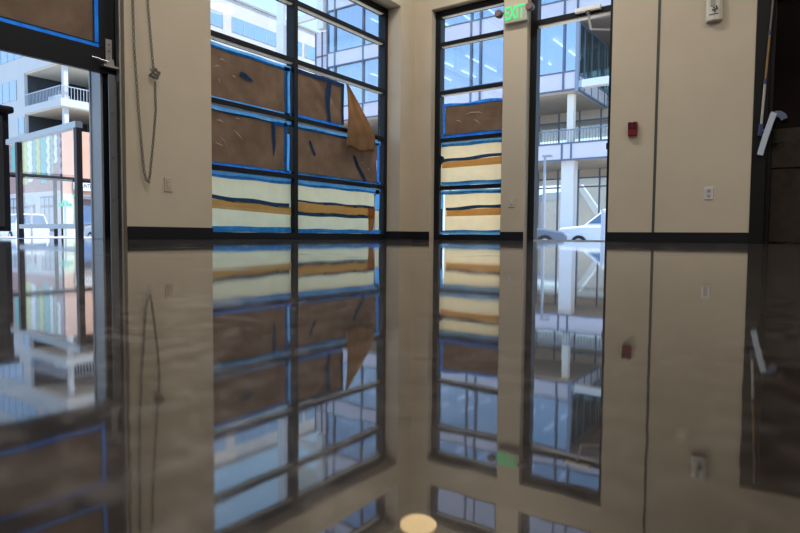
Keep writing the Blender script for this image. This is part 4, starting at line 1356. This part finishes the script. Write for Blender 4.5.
# ------------------------------------------------------------------ cars
def car(name, label, loc, rz, paint, kind='sedan'):
    c_ = thing(name, label, 'car', loc, rz)
    if kind == 'suv':
        low = [(-2.3, 0.35), (2.3, 0.35), (2.35, 0.75), (2.25, 0.98), (1.35, 1.08), (-2.25, 1.08), (-2.35, 0.7)]
        cab = [(1.30, 1.06), (0.55, 1.68), (-2.05, 1.70), (-2.25, 1.06)]
        h0, h1 = 1.12, 1.60
    else:
        low = [(-2.25, 0.32), (2.2, 0.32), (2.28, 0.6), (2.1, 0.80), (1.05, 0.95), (-1.5, 0.98), (-2.25, 0.92), (-2.32, 0.55)]
        cab = [(1.10, 0.94), (0.25, 1.42), (-0.95, 1.44), (-1.75, 0.97)]
        h0, h1 = 1.0, 1.36
    MB().prism(low, 'y', -0.88, 0.88).build('body', paint, c_, bevel=0.07, local=True)
    mb = MB()
    A_ = [mb.bm.verts.new((x, -0.84 + (0.16 if z > 1.2 else 0), z)) for x, z in cab]
    B_ = [mb.bm.verts.new((x, 0.84 - (0.16 if z > 1.2 else 0), z)) for x, z in cab]
    mb.bm.faces.new(A_); mb.bm.faces.new(B_[::-1])
    for i in range(4):
        mb.bm.faces.new([A_[i], B_[i], B_[(i + 1) % 4], A_[(i + 1) % 4]])
    mb.build('cabin', paint, c_, bevel=0.06, local=True)
    f0, f1 = cab[0], cab[1]
    r0, r1 = cab[3], cab[2]
    def on(p_, q_, t): return (p_[0] + (q_[0] - p_[0]) * t, p_[1] + (q_[1] - p_[1]) * t)
    for s_ in (-1, 1):
        poly = [(on(f0, f1, 0.18)[0] - 0.12, on(f0, f1, 0.18)[1]), (on(f0, f1, 0.85)[0] - 0.12, on(f0, f1, 0.85)[1]),
                (on(r0, r1, 0.85)[0] + 0.15, on(r0, r1, 0.85)[1]), (on(r0, r1, 0.18)[0] + 0.15, on(r0, r1, 0.18)[1])]
        mb = MB()
        va = [mb.bm.verts.new((x, s_ * (0.855 - 0.16 * (z - cab[0][1]) / (cab[1][1] - cab[0][1])), z)) for x, z in poly]
        vb = [mb.bm.verts.new((x, s_ * (0.80 - 0.16 * (z - cab[0][1]) / (cab[1][1] - cab[0][1])), z)) for x, z in poly]
        mb.bm.faces.new(va); mb.bm.faces.new(vb[::-1])
        for i in range(4):
            mb.bm.faces.new([va[i], vb[i], vb[(i + 1) % 4], va[(i + 1) % 4]])
        mb.build('side_glass', M['car_glass'], c_, local=True)
    for (p_, q_, nm) in ((f0, f1, 'windscreen'), (r0, r1, 'rear_glass')):
        a_, b_ = on(p_, q_, 0.12), on(p_, q_, 0.88)
        ox = 0.03 if nm == 'windscreen' else -0.03
        mb = MB()
        v = [mb.bm.verts.new((a_[0] + ox, -0.74, a_[1])), mb.bm.verts.new((a_[0] + ox, 0.74, a_[1])), mb.bm.verts.new((b_[0] + ox, 0.62, b_[1])), mb.bm.verts.new((b_[0] + ox, -0.62, b_[1]))]
        w2 = [mb.bm.verts.new((x.co.x - ox * 1.5, x.co.y, x.co.z - 0.03)) for x in v]
        mb.bm.faces.new(v); mb.bm.faces.new(w2[::-1])
        for i in range(4):
            mb.bm.faces.new([v[i], w2[i], w2[(i + 1) % 4], v[(i + 1) % 4]])
        mb.build(nm, M['car_glass'], c_, local=True)
    for wx in (-1.38, 1.40):
        for s_ in (-1, 1):
            w_ = MB().lathe([(0.20, -0.1), (0.33, -0.1), (0.34, 0.0), (0.33, 0.1), (0.20, 0.1)], (wx, s_ * 0.83, 0.34), 'y', 20).build('wheel', M['tyre'], c_, local=True)
            MB().lathe([(0.19, -0.11), (0.20, 0.11)], (wx, s_ * 0.83, 0.34), 'y', 16).build('hub', M['hub'], w_, local=True)
    for s_ in (-1, 1):
        MB().box(2.16 if kind == 'sedan' else 2.2, 2.33, s_ * 0.5, s_ * 0.8, 0.58, 0.72).build('headlamp', M['hub'], c_, bevel=0.02, local=True)
    return c_


car('car', 'white car seen through the windscreen between its two posts', (-39.6, 16.4, -0.55), R(172), M['car_w'], 'suv')
car('car', 'pale silver car with tall cabin behind the right windscreen post', (-34.6, 19.6, -0.55), R(178), M['car_s'], 'suv')
car('car', 'white car parked behind the white bollard outside the doorway', (-7.15, 26.3, -0.55), R(186), M['car_w'], 'suv')
car('car', 'slate grey car whose bonnet shows at left of the doorway', (-10.4, 22.3, -0.55), R(28), M['car_g'], 'sedan')

# ------------------------------------------------------------------ small buildings seen through the lobby
sh = thing('brick_shed', 'tan brick shed with low curved roof seen through the lobby', 'building', (-21.6, 60, -0.55))
box('wall', M['tan'], sh, -23.9, -20.2, 58, 62, -0.55, 3.7)
MB().prism([(-24.2, 3.7), (-20.0, 3.7), (-20.2, 4.15), (-21.3, 4.5), (-22.8, 4.45), (-24.0, 4.1)], 'y', 57.8, 62.2).build('roof', M['roofg'], sh)
gb = thing('gable_house', 'tan gabled house with white roof trim seen through the lobby', 'building', (-15.5, 54, -0.55))
MB().prism([(-18.6, -0.55), (-11.0, -0.55), (-11.0, 4.2), (-14.8, 6.6), (-18.6, 4.0)], 'y', 52.3, 58).build('wall', M['tan'], gb)
q = MB().prism([(-18.9, 3.9), (-14.8, 6.55), (-14.8, 6.85), (-18.9, 4.2)], 'y', 52, 58.2)
q.prism([(-10.7, 4.0), (-14.8, 6.55), (-14.8, 6.85), (-10.7, 4.3)], 'y', 52, 58.2)
q.build('roof_trim', M['ltrim'], gb)
MB().prism([(-18.1, 5.3), (-17.7, 5.4), (-15.4, 2.2), (-15.8, 1.8)], 'y', 51.6, 52.3).build('chute', M['ltrim'], gb)
tn = thing('white_tent', 'white sloped tent roof behind the street lamp', 'tent', (-24.6, 54, -0.55))
MB().prism([(-26.5, 4.0), (-24.3, 4.0), (-22.9, 2.0), (-22.9, 1.6), (-26.5, 1.6)], 'y', 53, 56).build('canopy', M['ltrim'], tn)
for x_ in (-26.3, -23.05):
    box('leg', M['wrail'], tn, x_ - 0.08, x_ + 0.08, 53.1, 53.3, -0.55, 1.6)
